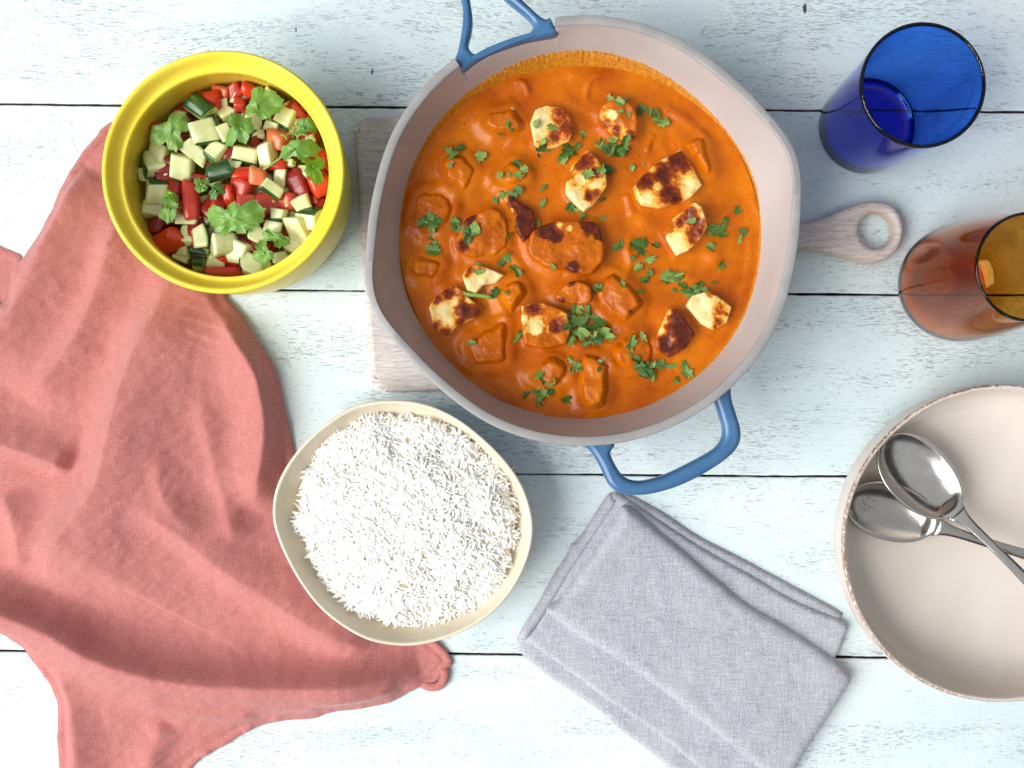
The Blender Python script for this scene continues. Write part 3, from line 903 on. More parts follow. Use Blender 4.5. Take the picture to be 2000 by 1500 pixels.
def food_z(px, py):
    """height of the curry or of the halloumi lying in it, seen at a photo pixel"""
    p = W(px, py, SAUCE_Z + .004)
    q = np.array([[p.x, p.y]])
    z = float(sauce_height(q)[0])
    for poly, zt, cen, tx, ty in HAL_TOP:
        if inside(q, poly)[0]:
            z = max(z, zt + (p.x - cen[0]) * tx + (p.y - cen[1]) * ty)
    return z

# ---------------------------------------------------------------- chopped coriander
def shard_mesh(i):
    """a torn bit of leaf: toothed outline, folded along a crease"""
    r = random.Random(100 + i)
    n = r.choice((14, 16, 18, 20))
    wid = r.uniform(.24, .50)
    fold = r.uniform(.35, 1.0) * r.choice((1, 1, -1)); bend = r.uniform(-.5, .6); tw = r.uniform(-.5, .5)
    cut = r.uniform(-.5, .9)
    def z(x, y): return fold * abs(y) * .55 + bend * x * x + tw * x * y
    v = [(0, 0, .02)]; f = []
    ring = []
    for k in range(n):
        a = 2 * math.pi * k / n
        tooth = 1.0 if k % 2 else r.uniform(.60, .88)
        notch = .55 if r.random() < .10 else 1.0
        x = math.cos(a) * .5 * tooth * notch * r.uniform(.85, 1.12); y = math.sin(a) * wid * tooth * notch * r.uniform(.75, 1.15)
        x = min(x, cut * .3 + .35)
        ring.append((x, y))
    for x, y in ring: v.append((x * .5, y * .5, .02 + z(x * .5, y * .5)))
    for x, y in ring: v.append((x, y, z(x, y) + r.uniform(-.03, .05)))
    for k in range(n):
        j = (k + 1) % n
        f.append((0, 1 + k, 1 + j)); f.append((1 + k, 1 + n + k, 1 + n + j, 1 + j))
    me = pydata('leaf_piece', v, f); me.materials.append(M['leaf_chopped'])
    return me
def stalk_mesh():
    v, f = [], []
    for k in range(7):
        t = k / 6 - .5
        for j in range(7):
            a = 2 * math.pi * j / 7
            v.append((t, .10 * math.cos(a) + .05 * math.sin(t * 4), .10 * math.sin(a) + .1))
    for k in range(6):
        for j in range(7):
            f.append((k * 7 + j, k * 7 + (j + 1) % 7, (k + 1) * 7 + (j + 1) % 7, (k + 1) * 7 + j))
    f.append(tuple(range(6, -1, -1))); f.append(tuple(range(42, 49)))
    me = pydata('stalk', v, f); me.materials.append(M['stem_green'])
    me.polygons.foreach_set('use_smooth', [True] * len(f))
    return me
# (where, label)  where = list of (px, py, length px, angle or None, kind)
COR = [
 ([(995,238,30,80),(1000,252,16,60),(977,262,11,0)], 'two slim coriander flecks on the sauce-coated piece with a white tip'),
 ([(1050,243,17,70),(1081,247,21,10)], 'pair of small coriander flecks on top of the round golden halloumi'),
 ([(1057,276,22,20),(1056,290,22,10),(1068,291,18,-15),(1053,303,9,90)], 'coriander bits at the lower edge of the round golden halloumi'),
 ([(880,294,24,-30),(888,304,22,40),(899,290,20,10),(882,320,16,80)], 'coriander flecks on top of the rounded sauce lump at upper left'),
 ([(940,306,24,55)], 'single dark coriander leaf on bare sauce, right of the rounded lump'),
 ([(1007,322,24,-35),(1024,332,20,30),(1013,343,20,-5),(977,342,14,60),(994,341,9,30)], 'coriander flecks on the small sauce lump right of the rounded one'),
 ([(1100,308,26,60),(1108,295,30,50),(1120,300,22,20),(1128,285,18,70),(1112,288,20,0)], 'pale frilly coriander frond above the browned piece with creamy edge'),
 ([(1139,265,18,-40)], 'lone coriander fleck between the round slice and the topmost chunk'),
 ([(1194,193,22,-25),(1210,200,24,-30),(1224,195,14,50),(1213,218,11,0),(1224,224,12,-60)], 'coriander bits on the topmost sauce-topped halloumi chunk'),
 ([(1248,219,16,-60),(1261,216,30,-40),(1272,222,20,80),(1284,224,24,-60),(1284,238,20,-10),(1298,238,24,20)], 'broad coriander tuft on sauce right of the topmost chunk'),
 ([(1168,284,22,-30),(1174,276,16,80)], 'two coriander slivers left of the dense tuft under the topmost chunk'),
 ([(1200,270,22,-40),(1186,290,20,-20),(1195,287,22,85),(1212,288,26,30),(1222,274,26,70),(1206,303,24,0),(1220,292,20,50),(1196,302,18,10),(1214,298,20,-50)], 'dense coriander tuft just under the topmost halloumi chunk'),
 ([(1148,340,22,-20),(1172,336,30,60),(1188,334,26,0),(1186,328,20,40)], 'coriander flecks on the right side of the browned piece with creamy edge'),
 ([(1235,327,16,60),(1258,321,7,0)], 'small dark coriander crumb left of the largest seared slice'),
 ([(1114,404,20,60),(1128,411,20,20),(1139,423,14,50)], 'coriander crumbs at the bottom tip of the browned piece with creamy edge'),
 ([(1178,389,14,50),(1062,365,18,50),(1062,396,18,70)], 'widely scattered coriander crumbs around the piece with creamy edge'),
 ([(1180,425,17,20)], 'pale coriander fleck over the top right of the biggest draped chunk'),
 ([(1352,430,17,10)], 'coriander fleck lying on the chunk with bright white corner'),
 ([(1390,444,26,0),(1400,452,30,20),(1413,444,26,65),(1390,458,18,10),(1410,460,22,10),(1416,427,14,30)], 'coriander tuft right of the chunk with bright white corner'),
 ([(1439,412,20,50)], 'coriander fleck nearest the right pan wall, upper one'),
 ([(1452,454,18,-40),(1446,462,9,60),(1445,470,10,70)], 'tiny coriander slivers nearest the right pan wall, lower ones'),
 ([(1388,486,24,-40)], 'triangular coriander leaf below the tuft beside the white-cornered chunk'),
 ([(966,393,18,-10),(981,381,17,-5),(996,378,16,0),(1003,383,20,-40),(1012,372,22,0)], 'coriander slivers at the top end of the dark reddish-brown sliver'),
 ([(828,436,24,30),(840,428,24,-40),(845,437,26,0),(854,432,20,70),(843,447,18,90)], 'coriander tuft on the upper lump at the left pan wall'),
 ([(842,466,18,-10),(846,476,22,50),(840,484,20,20),(848,490,26,-5)], 'coriander strip on the left, between the two wall lumps'),
 ([(888,434,22,-20),(886,444,14,0)], 'coriander sliver at the left tip of the lump with browned patches'),
 ([(905,452,26,-30),(918,450,26,40),(928,446,24,20),(912,466,22,80),(922,460,18,0)], 'coriander tuft on the sauce-covered lump with browned patches'),
 ([(993,460,20,70),(1050,436,15,80)], 'two coriander crumbs either side of the dark sliver\'s lower end'),
 ([(973,513,20,10),(985,508,26,50),(992,502,22,0),(981,517,16,60)], 'coriander tuft above the torn white halloumi'),
 ([(1004,524,18,-30),(1012,535,20,-70)], 'curled coriander sliver above the orange-glazed cube'),
 ([(968,570,24,60),(962,578,16,0),(990,572,12,-30)], 'coriander bits at the right end of the green stem'),
 ([(936,528,22,10),(937,518,13,-20)], 'coriander sliver lying on the torn white halloumi'),
 ([(1081,521,14,-40)], 'pale coriander crumb at the left foot of the biggest draped chunk'),
 ([(1126,600,26,80),(1148,602,26,85),(1112,622,26,-20),(1130,628,30,20),(1143,622,30,60),(1160,622,28,-30),(1152,640,28,10),(1172,634,30,40),(1182,652,28,-20),(1122,648,26,40),(1140,652,30,-50),(1158,660,26,70),(1146,668,24,20),(1118,666,20,60),(1170,662,24,10),(1108,640,18,30),(1192,660,18,0)], 'biggest coriander pile, dark green, in the middle of the lower pan'),
 ([(1012,655,22,70),(1006,664,18,40),(1018,650,16,30)], 'coriander fleck in the sauce left of the half-coated piece'),
 ([(922,670,19,0)], 'single coriander fleck on the large square lower-left cube'),
 ([(1118,704,22,-40),(1126,716,24,60),(1117,720,18,80),(1132,721,12,30)], 'coriander tuft at the left shoulder of the tall upright block'),
 ([(1055,730,24,50),(1060,744,20,-60),(1076,744,22,25),(1078,762,18,60)], 'coriander flecks across the round coated piece at the bottom'),
 ([(1032,768,24,40),(1046,764,16,60),(1055,772,28,70),(1064,766,20,-60),(1052,786,18,-70)], 'coriander tuft in sauce under the round coated piece at the bottom'),
 ([(1108,781,26,-5)], 'lone coriander fleck between the round coated piece and tall block'),
 ([(1172,706,11,0),(1171,720,14,60)], 'two tiny coriander crumbs on the tall upright block'),
 ([(1232,672,30,80),(1231,692,12,10),(1257,658,20,-60)], 'feathery coriander leaf on the mound at lower right of centre'),
 ([(1244,704,22,-30),(1250,716,24,10),(1262,720,30,20),(1256,734,24,-20),(1275,712,18,60),(1278,734,22,90),(1268,728,20,-40)], 'thick coriander tuft at the lower edge of the lower-right mound'),
 ([(1290,712,24,0),(1306,712,28,-10)], 'coriander leaf between the lower-right mound and the darkest piece'),
 ([(1338,712,20,60),(1340,726,32,-45)], 'notched coriander leaf below the darkest charred piece'),
 ([(1326,746,24,-40)], 'lowest coriander sliver at the right, close to the pan wall'),
 ([(1205,483,20,20),(1212,478,20,80)], 'frayed coriander fleck right of the biggest draped chunk'),
 ([(1250,482,34,-20),(1254,494,20,0),(1240,475,20,30)], 'widest flat coriander leaf, right of the frayed fleck'),
 ([(1280,480,20,-30)], 'small forked coriander fleck right of the widest leaf'),
 ([(1264,506,30,10),(1237,505,12,-30)], 'pale oval coriander fleck below the widest leaf'),
 ([(1247,524,20,30),(1269,533,18,-50),(1258,546,18,60),(1262,548,14,0)], 'three coriander crumbs in a loose row below the pale oval fleck'),
 ([(1294,546,24,0),(1302,536,28,30),(1312,540,30,0),(1322,536,24,20),(1300,550,20,-20),(1328,543,14,30)], 'bushy coriander tuft above left of the creamy white cube'),
 ([(1342,572,28,10),(1356,566,30,20),(1364,556,22,50),(1372,568,24,-10),(1350,578,22,0),(1334,557,22,-20)], 'bushy coriander tuft lying on the creamy white cube'),
 ([(1317,567,12,30),(1395,551,11,0)], 'tiny coriander crumbs around the bushy pair at the right'),
 ([(1409,516,22,55)], 'thin dark coriander sliver above the creamy white cube, at right'),
 ([(1215,555,14,-60),(1169,563,20,-15),(1158,573,9,0),(1250,571,15,0)], 'scattered coriander crumbs on the diamond-shaped slab'),
]
def build_coriander():
    shards = [shard_mesh(i) for i in range(22)]
    r = random.Random(5)
    for spec, lab in COR:
        cx = sum(s[0] for s in spec) / len(spec); cy = sum(s[1] for s in spec) / len(spec)
        z0 = food_z(spec[0][0], spec[0][1])
        base = W(spec[0][0], spec[0][1], z0)
        root = empty('chopped_coriander', base, lab, 'coriander', 'coriander sprinkled on the curry')
        for k, (px, py, L, ang) in enumerate(spec):
            z = food_z(px, py) + 0.0006 + 0.0004 * k * (len(spec) > 4)
            p = W(px, py, z)
            o = link('leaf_piece', r.choice(shards), None, root, p - base, smooth=False)
            s = L * PX * .94 * 1.32
            o.scale = (s, s * r.uniform(.7, 1.05), s * r.uniform(.8, 1.2))
            o.rotation_euler = (r.uniform(-.6, .6), r.uniform(-.5, .5), math.radians(ang))
    # the one thick stem
    z = food_z(930, 578) + .003
    p = W(931, 577, z)
    root = empty('coriander_sprig', p, 'thick light green coriander stem lying across cream and charred halloumi', 'coriander')
    o = link('stalk', stalk_mesh(), None, root, smooth=False)
    o.scale = (58 * PX * .94, .016, .016); o.rotation_euler = (0, 0, math.radians(-13))
build_coriander()

# ================================================================ yellow pot with salad
POT_C = W(435, 335, 0.086); POT_C.z = 0
def build_pot():
    z0 = 0.0026
    root = empty('yellow_pot', (POT_C.x, POT_C.y, z0), 'glossy yellow round ceramic pot holding diced salad, on the coral cloth', 'pot')
    ext = smooth_prof([(0.0005, 0.0), (0.066, 0.0), (0.0715, 0.0012), (0.0765, 0.006), (0.0800, 0.016), (0.0815, 0.034), (0.0812, 0.052), (0.0798, 0.064), (0.0800, 0.067)], 4)
    link('body', lathe('pot_body', ext, 160), M['yellow'], root)
    rim = smooth_prof([(0.0800, 0.0668), (0.0815, 0.0690), (0.0835, 0.0730), (0.0848, 0.0785), (0.0850, 0.0815), (0.0838, 0.0834), (0.0818, 0.0832), (0.0800, 0.0808), (0.0782, 0.0772), (0.0762, 0.0748), (0.0746, 0.0744), (0.0733, 0.0748), (0.0724, 0.0740), (0.0721, 0.0722), (0.0722, 0.0700)], 4)
    link('rim', lathe('pot_rim', rim, 160), M['yellow'], root)
    inn = smooth_prof([(0.0722, 0.0700), (0.0735, 0.060), (0.0745, 0.045), (0.0738, 0.028), (0.069, 0.012), (0.055, 0.006), (0.0005, 0.005)], 4)
    link('inside_wall', lathe('pot_inside', inn, 160), M['yellow'], root)
build_pot()

def rounded_box(w, h, d, r=.16, cuts=5, jit=0.0, seed=0, bulge=None, bend=0.0, taper=(0, 0)):
    """rounded chunk w x h x d; bulge = axis (index, sign) of the curved skin side"""
    bm = bmesh.new(); bmesh.ops.create_cube(bm, size=1)
    bmesh.ops.subdivide_edges(bm, edges=bm.edges[:], cuts=cuts, use_grid_fill=True)
    rr = random.Random(seed)
    corner = {}
    for sx in (-1, 1):
        for sy in (-1, 1):
            for sz in (-1, 1):
                corner[(sx, sy, sz)] = Vector((rr.uniform(-jit, jit), rr.uniform(-jit, jit), rr.uniform(-jit, jit)))
    for v in bm.verts:
        p0 = v.co.copy()
        m = .5 - r
        q = Vector([max(-m, min(m, c)) for c in p0])
        dv = p0 - q
        p = q + (dv.normalized() * r if dv.length > 1e-6 else dv)
        if bulge:
            ax, sg = bulge
            other = 1 if ax != 1 else 2
            k = (p[ax] * sg + .5)
            p[ax] += sg * (.20 * (1 - 4 * p[other] ** 2)) * max(0, k) - sg * .06
        off = Vector()
        for (sx, sy, sz), c in corner.items():
            off += c * (.5 + sx * p0.x) * (.5 + sy * p0.y) * (.5 + sz * p0.z)
        p += off
        p.y *= 1 + taper[0] * p.x; p.z *= 1 + taper[1] * p.x
        p.z -= bend * (p.x * p.x - .1)
        v.co = Vector((p.x * w, p.y * h, p.z * d))
    bm.normal_update()
    return bm

CX = lambda cx: 160 + cx / 2.678
CY = lambda cy: 60 + cy / 2.678
SC = PX * .92 / 2.678
def salad_z(px, py):
    p = W(px, py, .056)
    r = math.hypot(p.x - POT_C.x, p.y - POT_C.y) / .07
    return 0.0535 + 0.006 * (1 - min(1, r) ** 2)

def clock(px, py):
    dx, dy = px - 447, 350 - py
    hr = (round(math.degrees(math.atan2(dx, dy)) / 30) - 1) % 12 + 1
    r = math.hypot(dx, dy) / 190
    ring = 'near the centre' if r < .33 else 'midway out' if r < .68 else 'by the rim'
    return ring, hr
HOURS = ['', 'one', 'two', 'three', 'four', 'five', 'six', 'seven', 'eight', 'nine', 'ten', 'eleven', 'twelve']
used_labels = {}
def salad_label(look, noun, px, py):
    ring, hr = clock(px, py)
    return f"{look} {noun} {ring} of the yellow pot, towards {HOURS[hr]} o'clock"

# cx, cy, w, h (crop px), angle, skin side, layer, look     skin: t top, x+/x-/y+/y- sides of the piece, None
CUC = [
 (605,400,150,115,-38,'t',2.2,'skin-up dark green'),(615,522,140,120,20,'y-',2.0,'bright cube-shaped'),(578,622,160,105,-42,None,1.6,'long pale'),(395,637,115,105,-20,None,.9,'shaded plain'),
 (358,690,95,140,5,'x-',1.3,'tall green-edged'),(507,705,140,125,-12,'y-',1.8,'chunky bright'),(368,825,120,110,-3,'y+',1.5,'square green-topped'),(360,925,120,95,-10,'y+',1.1,'low green-topped'),
 (735,530,90,100,30,None,1.0,'half-hidden pale'),(690,625,95,100,-35,'y-',1.3,'small green-bottomed'),(845,635,135,95,-8,'y-',1.4,'wide flat-topped'),(963,640,95,155,3,None,1.9,'tall upright pale'),
 (720,722,150,95,18,'t',1.7,'skin-up striped'),(795,695,70,60,-20,None,1.3,'small shaded'),(890,465,100,75,10,None,1.0,'leaf-covered'),(990,487,95,65,-10,None,1.0,'flat pale'),
 (1062,447,105,105,-25,'y-',1.3,'yellowish green-edged'),(745,440,85,85,40,None,.4,'deep-lying pale'),(985,825,115,60,-35,'y-',2.5,'small long wedge'),(1035,765,60,110,-10,'x-',.8,'narrow shaded'),
 (1145,893,100,95,20,None,1.4,'rounded bright'),(1188,968,135,105,-12,'y+',2.0,'large green-topped'),(1130,1032,120,160,2,None,1.6,'tall blocky bright'),(1000,1018,100,90,-15,'y+',1.2,'green-topped half-hidden'),
 (1022,955,90,60,-5,'y-',1.4,'little flat'),(905,1062,90,110,-30,'x-',1.0,'green-sided'),(720,1120,130,115,6,'x+',2.0,'brightest hexagonal'),(825,1150,130,125,-25,None,1.1,'pale broad'),
 (612,1070,75,125,12,'x+',1.4,'upright green-edged'),(540,1065,65,125,-4,'x-',.9,'upright dark-edged'),(605,1153,105,50,-5,'t',1.2,'dark skin-up'),(692,1207,105,65,-18,None,.9,'low pale'),
 (890,1225,140,110,-15,'x-',1.5,'large green-edged'),(1040,1190,80,65,10,None,.6,'small pale'),(1095,1130,105,70,-25,None,.8,'shaded broad'),(535,980,135,60,-8,None,1.3,'flat yellowish'),
 (520,1150,80,55,0,None,.5,'small shaded'),(600,1215,75,75,-5,'t',.8,'striped skin-up'),(505,1200,95,65,-25,None,.3,'deep shaded'),(688,478,60,95,35,'t',1.0,'narrow skin-up'),
 (1160,745,75,75,-15,None,.9,'small square'),(985,297,75,60,-35,'x+',1.4,'yellow-green'),(300,742,45,85,0,'x-',.8,'slim green-edged'),(725,372,75,65,10,None,.3,'shaded deep-lying'),
 (1195,556,50,40,20,None,1.2,'tiny yellowish'),(815,338,95,75,-15,None,.3,'pinkish shaded'),(930,535,40,45,0,None,.9,'tiny plain'),(420,745,60,60,30,None,.5,'small hidden'),
 (1085,690,70,40,0,None,.9,'small half-hidden')]
TOM = [
 (582,303,110,62,-5,'skin',1.2,'glossy'),(660,352,90,100,8,'skin',1.7,'upright glossy'),(718,305,110,65,-15,'orange',1.1,'pale orange'),(790,278,95,80,30,'flesh',1.2,'fleshy square'),
 (885,268,125,75,-20,'skin',1.3,'bright wedge-shaped'),(815,380,62,62,0,'flesh',1.2,'small cubic'),(1105,405,105,110,-50,'flesh',1.0,'dark-lit slanted'),(345,515,85,150,8,'flesh',1.3,'tall juicy'),
 (1015,562,105,100,-20,'orange',2.0,'rounded pale-red'),(553,872,95,190,3,'flesh',2.2,'tall flat-topped'),(475,830,115,150,10,'dark',.9,'deep red'),(705,890,70,170,-18,'flesh',1.8,'curved'),
 (765,860,55,140,12,'skin',1.9,'thin bright'),(870,745,175,60,3,'skin',1.9,'long bright'),(830,805,120,95,-20,'flesh',1.6,'chunky'),(915,752,100,75,-12,'orange',2.5,'palest orange'),
 (860,890,110,75,-5,'flesh',1.5,'squat'),(960,890,150,120,15,'flesh',1.1,'wet translucent'),(1122,785,105,165,22,'dark',1.1,'tall dark'),(1240,800,130,110,20,'skin',1.6,'orange-red glossy'),
 (1255,660,60,75,0,'skin',1.0,'small leaf-shaded'),(443,1092,180,130,28,'skin',1.8,'big pointed'),(745,1260,205,62,4,'skin',1.3,'long skin-up'),(770,1200,115,50,-18,'skin',.8,'thin half-hidden'),
 (385,1012,80,115,-20,'dark',.7,'deep dark'),(665,930,95,95,-30,'dark',.9,'dark square'),(1068,885,100,100,0,'flesh',1.2,'seedy'),(1245,920,62,85,0,'dark',1.0,'dark'),
 (1218,1040,55,60,0,'skin',.8,'small'),(590,772,110,70,-10,'dark',.4,'hidden dark'),(478,378,85,85,30,'dark',.5,'shadowed'),(650,665,70,80,0,'dark',.3,'sunken dark'),
 (905,585,60,80,0,'dark',.3,'sunken'),(585,1095,42,65,0,'flesh',.9,'tiny'),(1165,400,50,90,-20,'dark',.5,'shadowed narrow'),(745,1010,90,70,0,'dark',.3,'buried'),
 (1010,700,120,60,-10,'skin',1.0,'half-hidden glossy'),(1215,880,60,60,0,'dark',.7,'small shadowed')]
def build_salad():
    allspec = [('c', s) for s in CUC] + [('t', s) for s in TOM]
    seen = {}
    for i, (kind, (cx, cy, w, h, ang, typ, layer, look)) in enumerate(allspec):
        px, py = CX(cx), CY(cy)
        r = random.Random(i * 17 + 3)
        ww, hh = w * SC, h * SC
        dd = min(ww, hh) * r.uniform(.85, 1.05)
        z = salad_z(px, py) - .010 + layer * .0052
        ztop = z
        p = W(px, py, ztop)
        # keep the piece inside the pot
        v = Vector((p.x - POT_C.x, p.y - POT_C.y)); lim = .0725 - min(ww, hh) * .42
        if v.length > lim: v *= lim / v.length; p.x, p.y = POT_C.x + v.x, POT_C.y + v.y
        p.z = ztop - dd * .5
        if kind == 'c':
            bul = {'t': (2, 1), 'x+': (0, 1), 'x-': (0, -1), 'y+': (1, 1), 'y-': (1, -1), None: None}[typ]
            bm = rounded_box(ww * .88, hh * .88, dd * 1.1, .075, 6, .13, i, bul, 0, (r.uniform(-.15, .15), 0))
            me = bpy.data.meshes.new('cucumber'); bm.to_mesh(me)
            at = me.attributes.new('rind', 'FLOAT', 'POINT')
            if bul:
                dims = (ww, hh, dd)
                at.data.foreach_set('value', [math.exp(-max(0, (.62 - v.co[bul[0]] * bul[1] / dims[bul[0]])) / .16) for v in me.vertices])
            o = link('cucumber_piece', me, M['cuc'], None, p)
            noun = 'cucumber piece'
            if bul:
                n = Vector((0, 0, 0)); n[bul[0]] = bul[1]
                bm.faces.ensure_lookup_table()
                dele = [f for f in bm.faces if f.normal.dot(n) < .62]
                bmesh.ops.delete(bm, geom=dele, context='FACES')
                for v in bm.verts: v.co += n * .00035 + Vector((v.co.x, v.co.y, v.co.z)) * .012
                ext = bmesh.ops.extrude_face_region(bm, geom=bm.faces[:])
                for v in [e for e in ext['geom'] if isinstance(e, bmesh.types.BMVert)]: v.co -= n * .0006
                bm.normal_update()
                ms = bpy.data.meshes.new('skin'); bm.to_mesh(ms)
                if len(ms.polygons): link('skin', ms, M['cuc_skin'], o)
            bm.free()
        else:
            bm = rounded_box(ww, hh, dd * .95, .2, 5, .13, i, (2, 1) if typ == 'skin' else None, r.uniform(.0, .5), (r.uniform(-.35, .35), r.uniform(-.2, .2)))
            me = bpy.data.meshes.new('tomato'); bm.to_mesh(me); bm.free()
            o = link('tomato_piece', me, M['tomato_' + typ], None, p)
            noun = 'tomato piece'
            if look in ('seedy', 'wet translucent'):
                sm = bmesh.new(); bmesh.ops.create_icosphere(sm, subdivisions=2, radius=.0011)
                for v in sm.verts: v.co.x *= 1.35; v.co.z *= .6
                sme = bpy.data.meshes.new('seed'); sm.to_mesh(sme); sm.free(); sme.materials.append(M['seed'])
                for k in range(9 if look == 'seedy' else 4):
                    link('seed', sme, None, o, (r.uniform(-.3, .3) * ww, r.uniform(-.3, .3) * hh, dd * .47)).rotation_euler.z = r.uniform(0, 3)
        tl = .20 if typ == 't' else .52
        o.rotation_euler = (r.uniform(-tl, tl), r.uniform(-tl, tl), math.radians(ang))
        lab = salad_label(look, noun, px, py)
        if lab in seen: print('DUP LABEL', lab)
        seen[lab] = 1
        tag(o, lab, 'cucumber' if kind == 'c' else 'tomato', 'diced cucumber in the pot' if kind == 'c' else 'diced tomato in the pot')
    # deeper layer, only glimpsed between the pieces on top
    r = random.Random(77)
    bmall = bmesh.new(); mats = []
    for k in range(95):
        a = r.uniform(0, 6.283); q = .066 * math.sqrt(r.random())
        s = r.uniform(.010, .016)
        b = rounded_box(s, s * r.uniform(.7, 1.1), s * .9, .14, 2, .1, k)
        mt = Matrix.Translation((q * math.cos(a), q * math.sin(a), r.uniform(-.004, .004))) @ Euler((r.uniform(-.6, .6), r.uniform(-.6, .6), r.uniform(0, 3))).to_matrix().to_4x4()
        b.transform(mt)
        tmp = bpy.data.meshes.new('t'); b.to_mesh(tmp); b.free()
        n0 = len(bmall.faces); bmall.from_mesh(tmp); bpy.data.meshes.remove(tmp)
        bmall.faces.ensure_lookup_table()
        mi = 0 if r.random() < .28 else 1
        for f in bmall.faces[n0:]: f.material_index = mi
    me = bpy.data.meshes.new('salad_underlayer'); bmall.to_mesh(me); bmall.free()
    me.materials.append(M['cuc']); me.materials.append(M['tomato_dark'])  # mostly the darkened tomato, so the gaps look shaded
    o = link('salad_underlayer', me, None, None, (POT_C.x, POT_C.y, .0395))
    tag(o, 'deeper layer of diced tomato and cucumber glimpsed between the top pieces', 'salad', kind='stuff')
build_salad()

# ---------------------------------------------------------------- whole coriander leaves on the salad
def leaf_mesh(seed, cen, lobes, curl=.35, mat='leaf_fresh'):
    """lobes: (tip dx, tip dy, angular half width in degrees), metres relative to cen"""
    r = random.Random(seed)
    na, nr = 132, 7
    info = [(math.atan2(y, x), math.hypot(x, y), math.radians(w)) for x, y, w in lobes]
    mean = sum(i[1] for i in info) / len(info)
    v = [(0, 0, 0)]; f = []
    for k in range(na):
        a = 2 * math.pi * k / na
        rad = .46 * mean
        for ph, L, s in info:
            d = abs((a - ph + math.pi) % (2 * math.pi) - math.pi)
            s *= 1.25
            if d < s * 1.6:
                # a fan lobe with three broad teeth
                t = d / s
                core = L * max(0, 1 - t ** 2.4 * .42)
                if t > 1: core = L * max(0, .58 - (t - 1) * 1.2)
                rad = max(rad, core * (1 - .11 * abs(math.sin(d / s * 4.6)) ** .8))
        rad *= 1 + .05 * ((k % 4) / 3.0 - .5) + .03 * r.uniform(-1, 1)
        for j in range(1, nr + 1):
            q = rad * (j / nr)
            x, y = q * math.cos(a), q * math.sin(a)
            vein = 0
            for ph, L, s in info:
                d = (a - ph + math.pi) % (2 * math.pi) - math.pi
                vein -= .0007 * math.exp(-(d * q / .0009) ** 2)
                vein += .0007 * math.cos(d * 9) * math.exp(-(d / s) ** 2) * (q / mean)
            z = vein - curl * q * q / (mean + 1e-6) + .0052 * nz(x * 75, y * 75, seed * 3.3, 2)
            v.append((x, y, z))
    for k in range(na):
        k2 = (k + 1) % na
        f.append((0, 1 + k * nr, 1 + k2 * nr))
        for j in range(nr - 1):
            a, b = 1 + k * nr + j, 1 + k2 * nr + j
            f.append((a, a + 1, b + 1, b))
    me = pydata('coriander_leaf', v, f); me.materials.append(M[mat])
    return me
def tube(name, pts, rad, mat, parent=None, loc=None, seg=8, flat=1.0):
    P = [Vector(p) for p in pts]; v, f = [], []
    for i, p in enumerate(P):
        d = (P[min(i + 1, len(P) - 1)] - P[max(i - 1, 0)]).normalized()
        u = d.cross(Vector((0, 0, 1)))
        u = u.normalized() if u.length > 1e-5 else Vector((1, 0, 0))
        w = u.cross(d)
        rr = rad[i] if isinstance(rad, (list, tuple)) else rad
        for k in range(seg):
            a = 2 * math.pi * k / seg
            v.append(p + u * math.cos(a) * rr + w * math.sin(a) * rr * flat)
    n = len(P)
    for i in range(n - 1):
        for k in range(seg):
            f.append((i * seg + k, i * seg + (k + 1) % seg, (i + 1) * seg + (k + 1) % seg, (i + 1) * seg + k))
    f.append(tuple(range(seg - 1, -1, -1))); f.append(tuple(range((n - 1) * seg, n * seg)))
    return link(name, pydata(name, v, f), mat, parent, loc)
